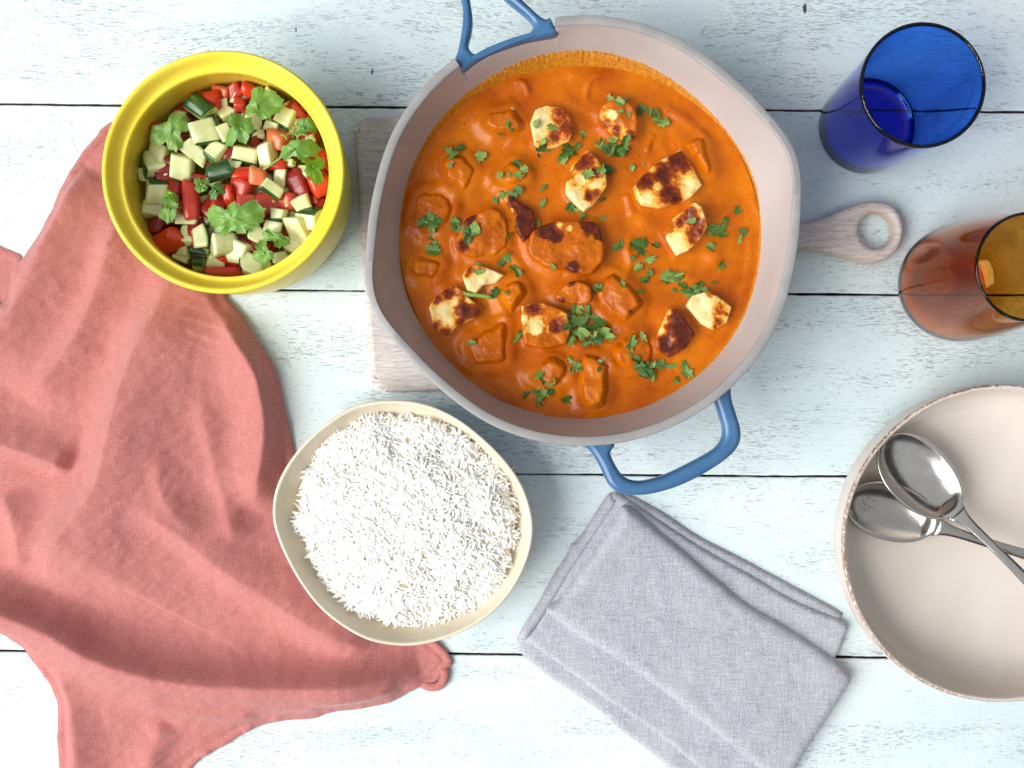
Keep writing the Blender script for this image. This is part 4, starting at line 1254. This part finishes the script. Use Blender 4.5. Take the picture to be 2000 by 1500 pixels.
LEAVES = [
 # centre, lobe tips (crop px, half width), lift mm, stem end, material, label
 ((470,515), [(520,420,42),(345,560,34),(490,632,30),(560,480,26),(400,490,30)], 9, None, 'leaf_fresh', 'three-lobed coriander leaf on the left side of the salad, below skin-up cucumber'),
 ((915,385), [(925,275,34),(1045,350,40),(985,455,34),(835,425,32),(1020,420,25)], 10, None, 'leaf_fresh', 'broad coriander leaf nearest the top rim of the yellow pot'),
 ((830,505), [(775,425,38),(905,520,36),(850,590,34),(720,590,22),(880,450,25)], 10, None, 'leaf_fresh', 'coriander leaf in the upper middle of the salad, stalk end to lower left'),
 ((1155,505), [(1130,455,38),(1235,480,38),(1110,540,30),(1190,450,24)], 8, None, 'leaf_fresh', 'small frilly coriander leaf by the right rim, above the bright folded leaf'),
 ((1115,618), [(1020,640,34),(1090,570,38),(1240,600,32),(1180,660,38),(1150,570,30)], 13, (945,720), 'leaf_fresh', 'dark green coriander leaf with stem, at the right side of the pot'),
 ((1205,705), [(1150,665,34),(1275,690,34),(1240,800,28),(1180,770,30),(1270,650,28)], 12, None, 'leaf_bright', 'brightest yellow-green folded coriander leaf at the right rim'),
 ((790,985), [(620,955,26),(795,890,30),(955,930,30),(680,1050,30),(850,1060,30),(920,1020,24)], 11, None, 'leaf_fresh', 'widest coriander leaf, across the lower middle of the salad'),
 ((1020,1080), [(930,1050,30),(1000,1045,36),(1085,1110,34),(1030,1140,30)], 9, None, 'leaf_fresh', 'upper half of the curled coriander pair at the lower right of the salad'),
 ((950,1160), [(920,1085,34),(880,1190,34),(950,1235,34),(1010,1190,34)], 9, None, 'leaf_fresh', 'lower half of the curled coriander pair at the lower right of the salad'),
 ((455,930), [(430,830,30),(390,970,34),(440,1005,30),(500,900,34),(480,980,28)], 9, None, 'leaf_fresh', 'pale coriander leaf standing left of the tall flat-topped tomato'),
 ((450,855), [(432,828,34),(505,885,30),(470,870,30)], 12, None, 'leaf_bright', 'small bright folded coriander leaf tip above the pale standing leaf'),
 ((620,800), [(585,770,36),(660,775,36),(610,850,36),(650,840,30)], 7, None, 'leaf_fresh', 'curly dark coriander sprig in the middle left of the salad'),
 ((700,835), [(725,795,36),(740,850,30),(660,880,36),(690,800,30)], 6, None, 'leaf_chopped', 'shaded curly coriander tip beside the curved tomato piece'),
]
def build_leaves():
    for i, (c, lobes, lift, stem, mat, lab) in enumerate(LEAVES):
        px, py = CX(c[0]), CY(c[1])
        z = salad_z(px, py) + lift / 1000
        p = W(px, py, z)
        L = [((x - c[0]) * SC, -(y - c[1]) * SC, w) for x, y, w in lobes]
        root = empty('coriander_leaf', p, lab, 'coriander', 'coriander leaves on the salad')
        b = link('blade', leaf_mesh(i + 1, c, L, .30, mat), None, root)
        r = random.Random(i + 40)
        b.rotation_euler = (r.uniform(-.18, .18), r.uniform(-.18, .18), 0)
        if mat == 'leaf_bright': b.rotation_euler = (-.35, .25, 0)
        se = stem or (c[0] - .45 * (lobes[0][0] - c[0]), c[1] - .45 * (lobes[0][1] - c[1]))
        e = Vector(((se[0] - c[0]) * SC, -(se[1] - c[1]) * SC, -.003 if stem else -.005))
        tube('stalk', [(0, 0, .0004), e * .35 + Vector((0, 0, .0012)), e * .7, e], [.0006, .0008, .0009, .0010], M['stem_green'], root)
    # one thin curling tendril
    pts = []
    for k in range(40):
        t = k / 39
        x = 1040 + 130 * t + 12 * math.sin(t * 14); y = 560 - 10 * math.sin(t * 3.1) - 14 * math.cos(t * 14)
        pts.append(W(CX(x), CY(y), .071 + .0015 * math.sin(t * 9)))
    base = pts[0].copy()
    root = empty('coriander_tendril', base, 'thin pale green curling tendril above the dark coriander leaf', 'coriander')
    tube('tendril', [q - base for q in pts], .0006, M['stem_green'], root)
build_leaves()

# ================================================================ rice bowl
BOWL_C = W(790, 1022, 0.044); BOWL_C.z = 0
def build_rice():
    z0 = 0.003
    zr = 0.044
    crop = [(730,87),(850,94),(970,125),(1100,190),(1230,290),(1350,410),(1440,540),(1490,680),(1503,800),(1480,930),(1420,1070),(1330,1195),(1210,1295),(1060,1370),(900,1412),(760,1418),(600,1385),(450,1300),(330,1195),(230,1060),(150,910),(100,770),(92,660),(115,550),(175,430),(270,310),(390,205),(520,125),(630,95)]
    pts = catmull(W2([(500 + x / 2.778, 750 + y / 2.778) for x, y in crop], zr), 6)
    rel = pts - np.array([BOWL_C.x, BOWL_C.y])
    ang = np.arctan2(rel[:, 1], rel[:, 0]); rad = np.hypot(rel[:, 0], rel[:, 1])
    o_ = np.argsort(ang); ang, rad = ang[o_], rad[o_]
    R = lambda a: float(np.interp((a + math.pi) % (2 * math.pi) - math.pi, ang, rad, period=2 * math.pi))
    root = empty('rice_bowl', (BOWL_C.x, BOWL_C.y, z0), 'speckled cream stoneware bowl of slightly uneven outline, holding the rice', 'bowl')
    # radius factor and height
    prof = [(.005, .0), (.50, .0), (.55, .001), (.60, .004), (.72, .011), (.86, .022), (.95, .033), (.990, .0385), (1.0, .0405), (.996, .0420), (.983, .0424), (.970, .0416), (.955, .0380), (.90, .0285), (.80, .0185), (.66, .0105), (.5, .0075), (.005, .007)]
    prof = [tuple(q) for q in catmull(prof, 4, False)]
    seg = 200
    v, f = [], []
    for fr, z in prof:
        for k in range(seg):
            a = 2 * math.pi * k / seg
            v.append((fr * R(a) * math.cos(a), fr * R(a) * math.sin(a), z))
    for i in range(len(prof) - 1):
        for k in range(seg):
            a, b = i * seg + k, i * seg + (k + 1) % seg
            f.append((a, b, b + seg, a + seg))
    link('bowl', pydata('rice_bowl', v, f), M['cream_stoneware'], root)
    # ---- rice
    ric = [(455,235),(560,180),(700,165),(800,158),(900,185),(960,175),(1040,235),(1110,240),(1200,305),(1250,370),(1310,405),(1385,480),(1400,600),(1425,680),(1400,780),(1440,810),(1400,900),(1385,985),(1350,1110),(1270,1200),(1190,1250),(1090,1290),(980,1330),(860,1310),(740,1325),(640,1270),(560,1280),(470,1230),(400,1170),(330,1080),(310,1000),(265,930),(255,840),(170,770),(210,690),(240,600),(215,520),(240,470),(290,420),(275,370),(350,310),(420,250)]
    rp = W2([(500 + x / 2.778, 750 + y / 2.778) for x, y in ric], .036)
    cen = np.array([BOWL_C.x, BOWL_C.y]) + np.array([.003, .002])
    def surf(x, y):
        q = np.array([x, y]) - cen
        a = math.atan2(q[1], q[0]); r = math.hypot(*q) / (.97 * R(a))
        return .0485 - .019 * min(1.2, r) ** 2.4 + .0040 * nz(x * 42, y * 42, 5, 3) + .0016 * nz(x * 120, y * 120, 2, 2)
    heap = empty('rice_heap', (BOWL_C.x, BOWL_C.y, .012), 'mound of fluffy white boiled long-grain rice in the cream bowl', 'rice')
    hl = np.array(heap.location)
    # bed under the grains
    V, F, d, border = fill_grid(chaikin(rp, 2), .0022)
    z = np.array([surf(x, y) - .0011 for x, y in V]) - np.clip(1 - d / .008, 0, 1) ** 2 * .010
    bed = pydata('rice_bed', np.column_stack([V, z]) - hl, [tuple(int(i) for i in q) for q in F])
    link('rice_bed', bed, M['rice_bed'], heap)
    r = random.Random(21)
    temps = []
    for t in range(8):
        b = r.uniform(-.22, .22); n, s = 8, 7
        L = r.uniform(.0095, .0140); wd = r.uniform(.00090, .00110)
        tv, tf = [], []
        for i in range(n + 1):
            u = i / n
            q = math.sin(math.pi * min(max(u, .012), .988)) ** .24 * (1 + .06 * math.sin(u * 9 + t))
            x = (u - .5) * L; y = b * L * (4 * (u - .5) ** 2 - .5)
            for k in range(s):
                a = 2 * math.pi * k / s
                tv.append((x, y + math.cos(a) * wd * q, math.sin(a) * wd * q * .88))
        for i in range(n):
            for k in range(s):
                tf.append((i * s + k, i * s + (k + 1) % s, (i + 1) * s + (k + 1) % s, (i + 1) * s + k))
        tf.append(tuple(range(s - 1, -1, -1))); tf.append(tuple(range(n * s, n * s + s)))
        temps.append((np.array(tv), tf))
    grains = []
    lo, hi = rp.min(0), rp.max(0)
    tries = []
    while len(tries) < 6200:
        x, y = r.uniform(lo[0], hi[0]), r.uniform(lo[1], hi[1])
        tries.append((x, y))
    T = np.array(tries); ins = inside(T, rp)
    dist, _, _, _ = seg_dist(T, rp)
    for (x, y), d_ in zip(T[ins], dist[ins]):
        edge = max(0, 1 - d_ / .007)
        z = surf(x, y) - edge ** 1.6 * .009 - r.random() ** 1.5 * .0019 + .0006
        tilt = r.gauss(0, .13)
        grains.append((z - surf(x, y), Matrix.Translation((x - hl[0], y - hl[1], z - hl[2])) @ Euler((r.uniform(0, 6), tilt, r.uniform(0, 6.283)), 'XYZ').to_matrix().to_4x4() if False else
                       Matrix.Translation((x - hl[0], y - hl[1], z - hl[2])) @ Matrix.Rotation(r.uniform(0, 6.283), 4, 'Z') @ Matrix.Rotation(tilt, 4, 'Y') @ Matrix.Rotation(r.uniform(-.8, .8), 4, 'X'), r.randrange(8)))
    grains.sort(key=lambda g: -g[0])
    meshes = []
    for tv, tf in temps:
        me = pydata('rice_grain', tv, tf); me.materials.append(M['rice'])
        me.polygons.foreach_set('use_smooth', [True] * len(tf)); meshes.append(me)
    for q, mt, ti in grains[:300]:
        o = link('rice_grain', meshes[ti], None, heap, smooth=False)
        o.matrix_local = mt
    av, af = [], []; base = 0
    for q, mt, ti in grains[300:]:
        tv, tf = temps[ti]
        m3 = np.array(mt.to_3x3()); tr = np.array(mt.translation)
        av.append(tv @ m3.T + tr)
        af += [tuple(base + i for i in q_) for q_ in tf]
        base += len(tv)
    me = pydata('rice_grains', np.concatenate(av), af)
    o = link('rice_grains', me, M['rice'], heap); o['kind'] = 'stuff'
build_rice()

# ================================================================ bowl at the right with two spoons
PLATE_C = W(1957, 1062, 0.050); PLATE_C.z = 0
def build_plate():
    root = empty('dinner_bowl', (PLATE_C.x, PLATE_C.y, 0.0006), 'wide pinkish-beige stoneware bowl with worn brown rim, holding two spoons', 'bowl')
    R = .1172
    prof = [(.0005, .0), (.070, .0), (.086, .0015), (.100, .006), (.111, .016), (.1158, .027), (.1172, .038), (.1172, .046), (.1168, .0490), (.1160, .0498), (.1150, .0500), (.1140, .0495), (.1132, .0475), (.1125, .040), (.1112, .028), (.1075, .0175), (.1010, .0115), (.092, .0092), (.06, .0085), (.0005, .0085)]
    prof = [tuple(q) for q in catmull(prof, 4, False)]
    wob = lambda a, w: .0006 * math.sin(2 * a + 1) + .0003 * math.sin(5 * a)
    me = lathe('dinner_bowl', prof, 200, wob)
    at = me.attributes.new('worn', 'FLOAT', 'POINT')
    vals = []
    for v in me.vertices:
        a = math.atan2(v.co.y, v.co.x)
        r = math.hypot(v.co.x, v.co.y)
        k = math.exp(-((v.co.z - .0494) / .0009) ** 2) * (1 if r > .1150 else .25)
        side = .85 + .35 * math.cos(a - 2.5)
        vals.append(min(1, k * side * (1.0 + .5 * nz(math.cos(a) * 4, math.sin(a) * 4, 1))))
    at.data.foreach_set('value', vals)
    link('bowl', me, M['plate'], root)
build_plate()
def build_spoon(bowl_c, z, yaw, tilt, roll, blen, bwid, depth, mat, lab, hlen=.135, wear=None):
    p = W(bowl_c[0], bowl_c[1], z)
    root = empty('spoon', p, lab, 'spoon', 'serving spoons in the beige bowl')
    root.rotation_euler = Euler((roll, tilt, yaw), 'XYZ')
    def section(x):
        t = (x + blen / 2) / blen        # 0 tip .. 1 neck
        if t <= 1:
            w = bwid * (max(0, 1 - abs(2 * t - 1.0) ** 2.15) ** .52) * (1 - .10 * (t - .5))
            if t > .5:
                nk = .0034 + .0046 * math.exp(-abs(x - blen / 2) / .0065)
                w = (w ** 4 + nk ** 4) ** .25
            else: w = max(w, .0004)
            k = max(0, (t - .86) / .14); k = k * k * (3 - 2 * k)
            dp = depth * max(0, 1 - (2 * t - 1) ** 2) ** .75 * (1 - k) - .0012 * k
            return w, dp, 0.0
        s = (x - blen / 2) / hlen
        w = .0034 + .0046 * math.exp(-(x - blen / 2) / .0065) + .0006 * s + .0052 * max(0, (s - .35)) ** 1.3
        return w, -.0012, .006 * math.sin(min(1, s * 2.2) * math.pi / 2) - .004 * s
    def strip(xs, name):
        n = 17; v, f = [], []
        for x in xs:
            w, dp, lift = section(x)
            for j in range(n):
                u = -1 + 2 * j / (n - 1)
                v.append((x, u * w, lift - dp * (1 - abs(u) ** 2.2)))
        for i in range(len(xs) - 1):
            for j in range(n - 1):
                a = i * n + j; f.append((a, a + n, a + n + 1, a + 1))
        me = pydata(name, v, f)
        if wear:
            at = me.attributes.new('wear', 'FLOAT', 'POINT')
            at.data.foreach_set('value', [math.exp(-((q.co.x - wear[0]) ** 2 + (q.co.y - wear[1]) ** 2) / wear[2] ** 2) for q in me.vertices])
        o = link(name, me, mat, root)
        m = o.modifiers.new('thickness', 'SOLIDIFY'); m.thickness = .0014; m.offset = -1
        return o
    xs = [-blen / 2 * math.cos(math.pi * k / 60) for k in range(61)]
    strip(xs, 'spoon_bowl')
    strip([blen / 2 + hlen * k / 40 for k in range(41)], 'handle')
build_spoon((1742, 1001), .0245, math.radians(-17), math.radians(-6), math.radians(8), .068, .0213, .0095, M['steel_worn'], 'worn spoon with scratched tip, lying beneath the other spoon', wear=(-.018, -.001, .0085))
build_spoon((1799, 930), .035, math.radians(-46), math.radians(-4), math.radians(-6), .0745, .0245, .0115, M['steel'], 'shiny spoon resting across the top of the other spoon')

# ================================================================ glasses
def build_glass(name, c, outer, inner, mat, lab):
    root = empty(name, (c.x, c.y, .0006), lab, 'glass')
    o = [tuple(q) for q in catmull(outer, 5, False)]; i = [tuple(q) for q in catmull(inner, 5, False)]
    top_o, top_i = o[-1], i[0]
    rim = []
    for k in range(1, 8):
        a = math.pi * k / 8
        mx = (top_o[0] + top_i[0]) / 2; rr = (top_o[0] - top_i[0]) / 2
        rim.append((mx + rr * math.cos(a), top_o[1] + rr * math.sin(a)))
    me = lathe(name, o + rim + i, 128)
    # recalc closed ends
    bm = bmesh.new(); bm.from_mesh(me)
    bmesh.ops.holes_fill(bm, edges=[e for e in bm.edges if e.is_boundary], sides=0)
    bmesh.ops.recalc_face_normals(bm, faces=bm.faces[:])
    bm.to_mesh(me); bm.free()
    link('vessel', me, mat, root)
bl = W(1802.5, 166.3, .115)
build_glass('blue_tumbler', bl, [(.0004, .0), (.020, .0), (.030, .0), (.0340, .0006), (.0360, .0030), (.0367, .0075), (.0385, .05), (.0402, .085), (.0421, .1145)],
            [(.0398, .1145), (.0380, .085), (.0364, .05), (.0348, .016), (.0330, .0105), (.028, .0082), (.015, .0075), (.0004, .0075)], M['blue_glass'], 'deep blue glass tumbler standing at the top right')
am = W(2013, 521, .138)
build_glass('amber_tumbler', am, [(.0004, .0), (.012, .0), (.020, .0006), (.029, .004), (.0378, .012), (.0428, .023), (.0445, .036), (.0440, .052), (.0420, .080), (.0388, .110), (.0357, .1372)],
            [(.0339, .1372), (.0370, .110), (.0402, .080), (.0421, .052), (.0424, .036), (.0405, .024), (.0355, .0145), (.027, .0085), (.015, .0062), (.0004, .006)], M['amber_glass'], 'amber brown egg-shaped glass tumbler at the right edge')

# ================================================================ coral cloth
def build_towel():
    out = [(-150,520),(0,600),(25,530),(50,500),(95,430),(130,350),(160,300),(190,265),(215,240),(300,215),(400,300),(430,500),(440,575),(470,610),(510,670),(540,720),(555,780),(572,860),(585,930),(640,1040),(760,1180),(858,1256),
           (884,1290),(872,1309),(850,1334),(828,1338),(802,1349),(772,1366),(741,1375),(693,1384),(646,1389),(612,1402),(556,1406),(500,1420),(443,1453),(373,1500),(330,1600),(140,1620),(118,1500),(114,1425),(112,1365),(88,1320),(61,1285),(51,1267),(23,1248),(0,1234),(-150,1170)]
    poly = catmull(W2(out, .002), 3)
    # (path, width on its left side, width on its right side, height)   widths in px, height in mm
    # left and right are seen along the path
    ridges = [
     ([(352,500),(330,610),(292,690),(256,790),(238,870),(218,945),(172,1010),(125,1075),(95,1150)], 215, 62, 17),
     ([(-90,835),(0,862),(90,892),(150,915)], 75, 20, 8),
     ([(-120,1120),(0,1172),(120,1222),(230,1280),(380,1316),(560,1326),(720,1322),(820,1300)], 50, 85, 15),
     ([(275,985),(350,1022),(440,1098),(530,1158),(640,1225),(740,1270)], 120, 44, 10),
     ([(455,585),(505,690),(530,800),(525,900),(500,1000)], 40, 90, 13),
     ([(180,330),(110,470),(50,600),(-40,720)], 90, 60, 9),
     ([(245,420),(205,560),(150,680),(60,790)], 70, 40, 7),
     ([(400,760),(425,880),(455,990),(470,1060)], 50, 40, 5),
     ([(125,1290),(150,1370),(160,1500),(170,1600)], 60, 40, 5),
     ([(260,1352),(400,1380),(520,1388)], 26, 30, 4),
     ([(15,960),(45,1040),(50,1110)], 60, 40, 5),
     ([(330,1400),(300,1480),(290,1580)], 45, 40, 4),
     ([(600,1352),(700,1358),(780,1340)], 22, 22, 3),
     ([(330,870),(340,960),(400,1040)], 30, 30, 3),
    ]
    px = PX
    def zf(V, d):
        z = np.full(len(V), .0022)
        hs = np.zeros(len(V))
        for path, wl, wr, h in ridges:
            q = catmull(W2(path), 6, False)
            dd, _, sg, tt = seg_dist(V, q, False)
            w = np.where(sg > 0, wl, wr) * px * .72
            end = np.clip(np.minimum(tt, 1 - tt) * 4.5 + .10, 0, 1); end = end * end * (3 - 2 * end)
            c = 1.95 * h / 1000 * np.exp(-(dd / w) ** 1.55) * end
            hs = np.sqrt(hs ** 2 + c ** 2 + .55 * hs * c)
        e = np.clip(d / (32 * px), 0, 1); e = e * e * (3 - 2 * e)
        z += hs * (.18 + .82 * e)
        n1 = nzv(V, 34, 2.0, 3); n2 = nzv(V, 120, 7.0, 3)
        # small creases running along the folds
        s = V @ np.array([.80, .60]); t_ = V @ np.array([-.60, .80])
        n3 = nzv(np.column_stack([s * 30, t_ * 190]), 1.0, 3.0, 3)
        z += .0012 * n1 * e + .00032 * n2 * (.3 + .7 * e) + .0006 * n3 * e + .0007 * np.clip(1 - 3.2 * np.abs(n3), 0, 1) ** 2 * np.clip(n1 + .2, 0, 1) * e
        z += .0011 * np.exp(-((d - 7 * px) / (6 * px)) ** 2)                     # rolled hem
        z -= .0007 * np.exp(-((d - 17 * px) / (3 * px)) ** 2)                    # stitch line
        edge = np.clip(1 - d / (40 * px), 0, 1)
        z += .0030 * edge * np.maximum(0, nzv(V, 75, 11.0, 2))                   # puckered edge
        # lie flat under the pot and the rice bowl
        rp = np.hypot(V[:, 0] - POT_C.x, V[:, 1] - POT_C.y)
        z = np.minimum(z, np.interp(rp, [0, .074, .084, .10], [.0022, .0022, .010, .04]))
        rb = np.hypot(V[:, 0] - BOWL_C.x, V[:, 1] - BOWL_C.y)
        z = np.minimum(z, np.interp(rb, [0, .056, .075, .095, .12], [.0024, .0024, .010, .026, .06]))
        return np.maximum(z, .0012)
    V, F, d, border = fill_grid(poly, .00125)
    z = zf(V, d)
    root = empty('coral_tea_towel', W(330, 900), 'rumpled coral pink linen tea towel lying under the pot and rice bowl', 'tea towel')
    v = np.column_stack([V, z]) - np.array(root.location)
    me = pydata('towel', v, [tuple(int(i) for i in q) for q in F])
    o = link('cloth', me, M['coral_linen'], root)
    m = o.modifiers.new('thickness', 'SOLIDIFY'); m.thickness = .0008; m.offset = -1
    # corner tucked underneath at the left
    flap = catmull(W2([(-140,400),(-60,448),(0,481),(25,492),(42,505),(30,560),(-20,650),(-140,700)], .0008), 3)
    V, F, d, border = fill_grid(flap, .0016)
    z = .0010 + .0012 * np.clip(nzv(V, 60, 3, 2), -.3, 1) * np.clip(d / .01, 0, 1) + .0008 * np.exp(-((d - .003) / .002) ** 2)
    z = np.maximum(z, .0006)
    me = pydata('towel_flap', np.column_stack([V, z]) - np.array(root.location), [tuple(int(i) for i in q) for q in F])
    link('tucked_corner', me, M['coral_linen'], root)
    # hanging loop at the lower right corner
    lp = [(822,1334,.0018),(834,1340,.003),(848,1342,.0035),(860,1338,.0038),(867,1328,.004),(869,1316,.0036),(867,1306,.003)]
    cp = catmull([(a, b) for a, b, c in lp], 5, False)
    pts = []
    for k, (a, b) in enumerate(cp):
        zz = np.interp(k / (len(cp) - 1), np.linspace(0, 1, len(lp)), [c for a_, b_, c in lp])
        pts.append(W(a, b, zz) - root.location)
    tube('hanging_loop', pts, .0034, M['coral_linen'], root, flat=.55)
build_towel()

# ================================================================ grey napkin
def build_napkin():
    root = empty('grey_napkin', W(1340, 1220), 'folded grey woven cloth napkin below the blue loop handle of the pan', 'napkin')
    rl = np.array(root.location)
    def layer(name, pts, z0, th, rad, seed, sag=None, rough=.0004):
        poly = catmull(W2(pts, z0 + th), 4)
        # slight fray / waver along the edge
        w = nzv(poly, 160, seed, 2) * .00035
        c = poly.mean(0); dirn = poly - c; dirn /= np.linalg.norm(dirn, axis=1)[:, None]
        poly = poly + dirn * w[:, None]
        def zf(V, d):
            t = np.clip(1 - d / rad, 0, 1)
            z = z0 + th - th * .95 * (1 - np.sqrt(np.maximum(0, 1 - t * t)))
            z += .0011 * nzv(V, 24, seed, 2) * np.clip(d / .02, 0, 1) + rough * nzv(V, 90, seed + 3, 2)
            if sag is not None:
                z += sag(V)
            return np.maximum(z, z0 + .0003)
        me = slab_mesh(name, poly, .0016, zf, z0)
        me.transform(Matrix.Translation(-root.location))
        link(name, me, M['grey_linen'], root)
    layer('bottom_fold', [(1205,963),(1222,962),(1290,998),(1367,1049),(1444,1088),(1560,1150),(1645,1197),(1642,1212),(1560,1330),(1440,1530),(1400,1590),(1330,1520),(1258,1462),(1212,1428),(1173,1391),(1096,1340),(1030,1290),(1013,1270),(1011,1245),(1045,1190),(1090,1110),(1140,1040),(1185,970)], .0004, .0042, .0045, 1)
    layer('middle_fold', [(1192,968),(1210,964),(1226,974),(1300,1024),(1370,1070),(1460,1120),(1560,1178),(1640,1210),(1658,1226),(1650,1250),(1634,1286),(1560,1400),(1480,1540),(1440,1560),(1290,1440),(1180,1365),(1120,1320),(1040,1262),(1030,1245),(1050,1215),(1110,1110),(1165,1020)], .0046, .0036, .0045, 2)
    layer('left_edge_fold', [(1188,970),(1200,972),(1206,984),(1160,1055),(1110,1130),(1070,1196),(1052,1222),(1030,1250),(1014,1246),(1022,1225),(1060,1165),(1105,1090),(1118,1062),(1130,1056)], .0050, .0045, .0045, 6)
    def lift(V):
        # the top flap rises towards its fold and dips at the far side
        a = W(1069, 1191); b = W(1220, 990)
        d1, _, _, _ = seg_dist(V, np.array([(a.x, a.y), (b.x, b.y)]), False)
        return .0030 * np.exp(-(d1 / .022) ** 2)
    layer('top_flap', [(1210,1000),(1221,989),(1236,996),(1270,1023),(1328,1070),(1386,1120),(1463,1182),(1541,1228),(1618,1279),(1660,1316),(1668,1332),(1654,1357),(1606,1430),(1575,1478),(1540,1535),(1520,1535),(1479,1502),(1425,1458),(1367,1412),(1289,1350),(1212,1296),(1135,1250),(1080,1208),(1068,1194),(1076,1184),(1095,1170),(1130,1120),(1166,1071)], .0080, .0078, .0095, 3, lift)
build_napkin()
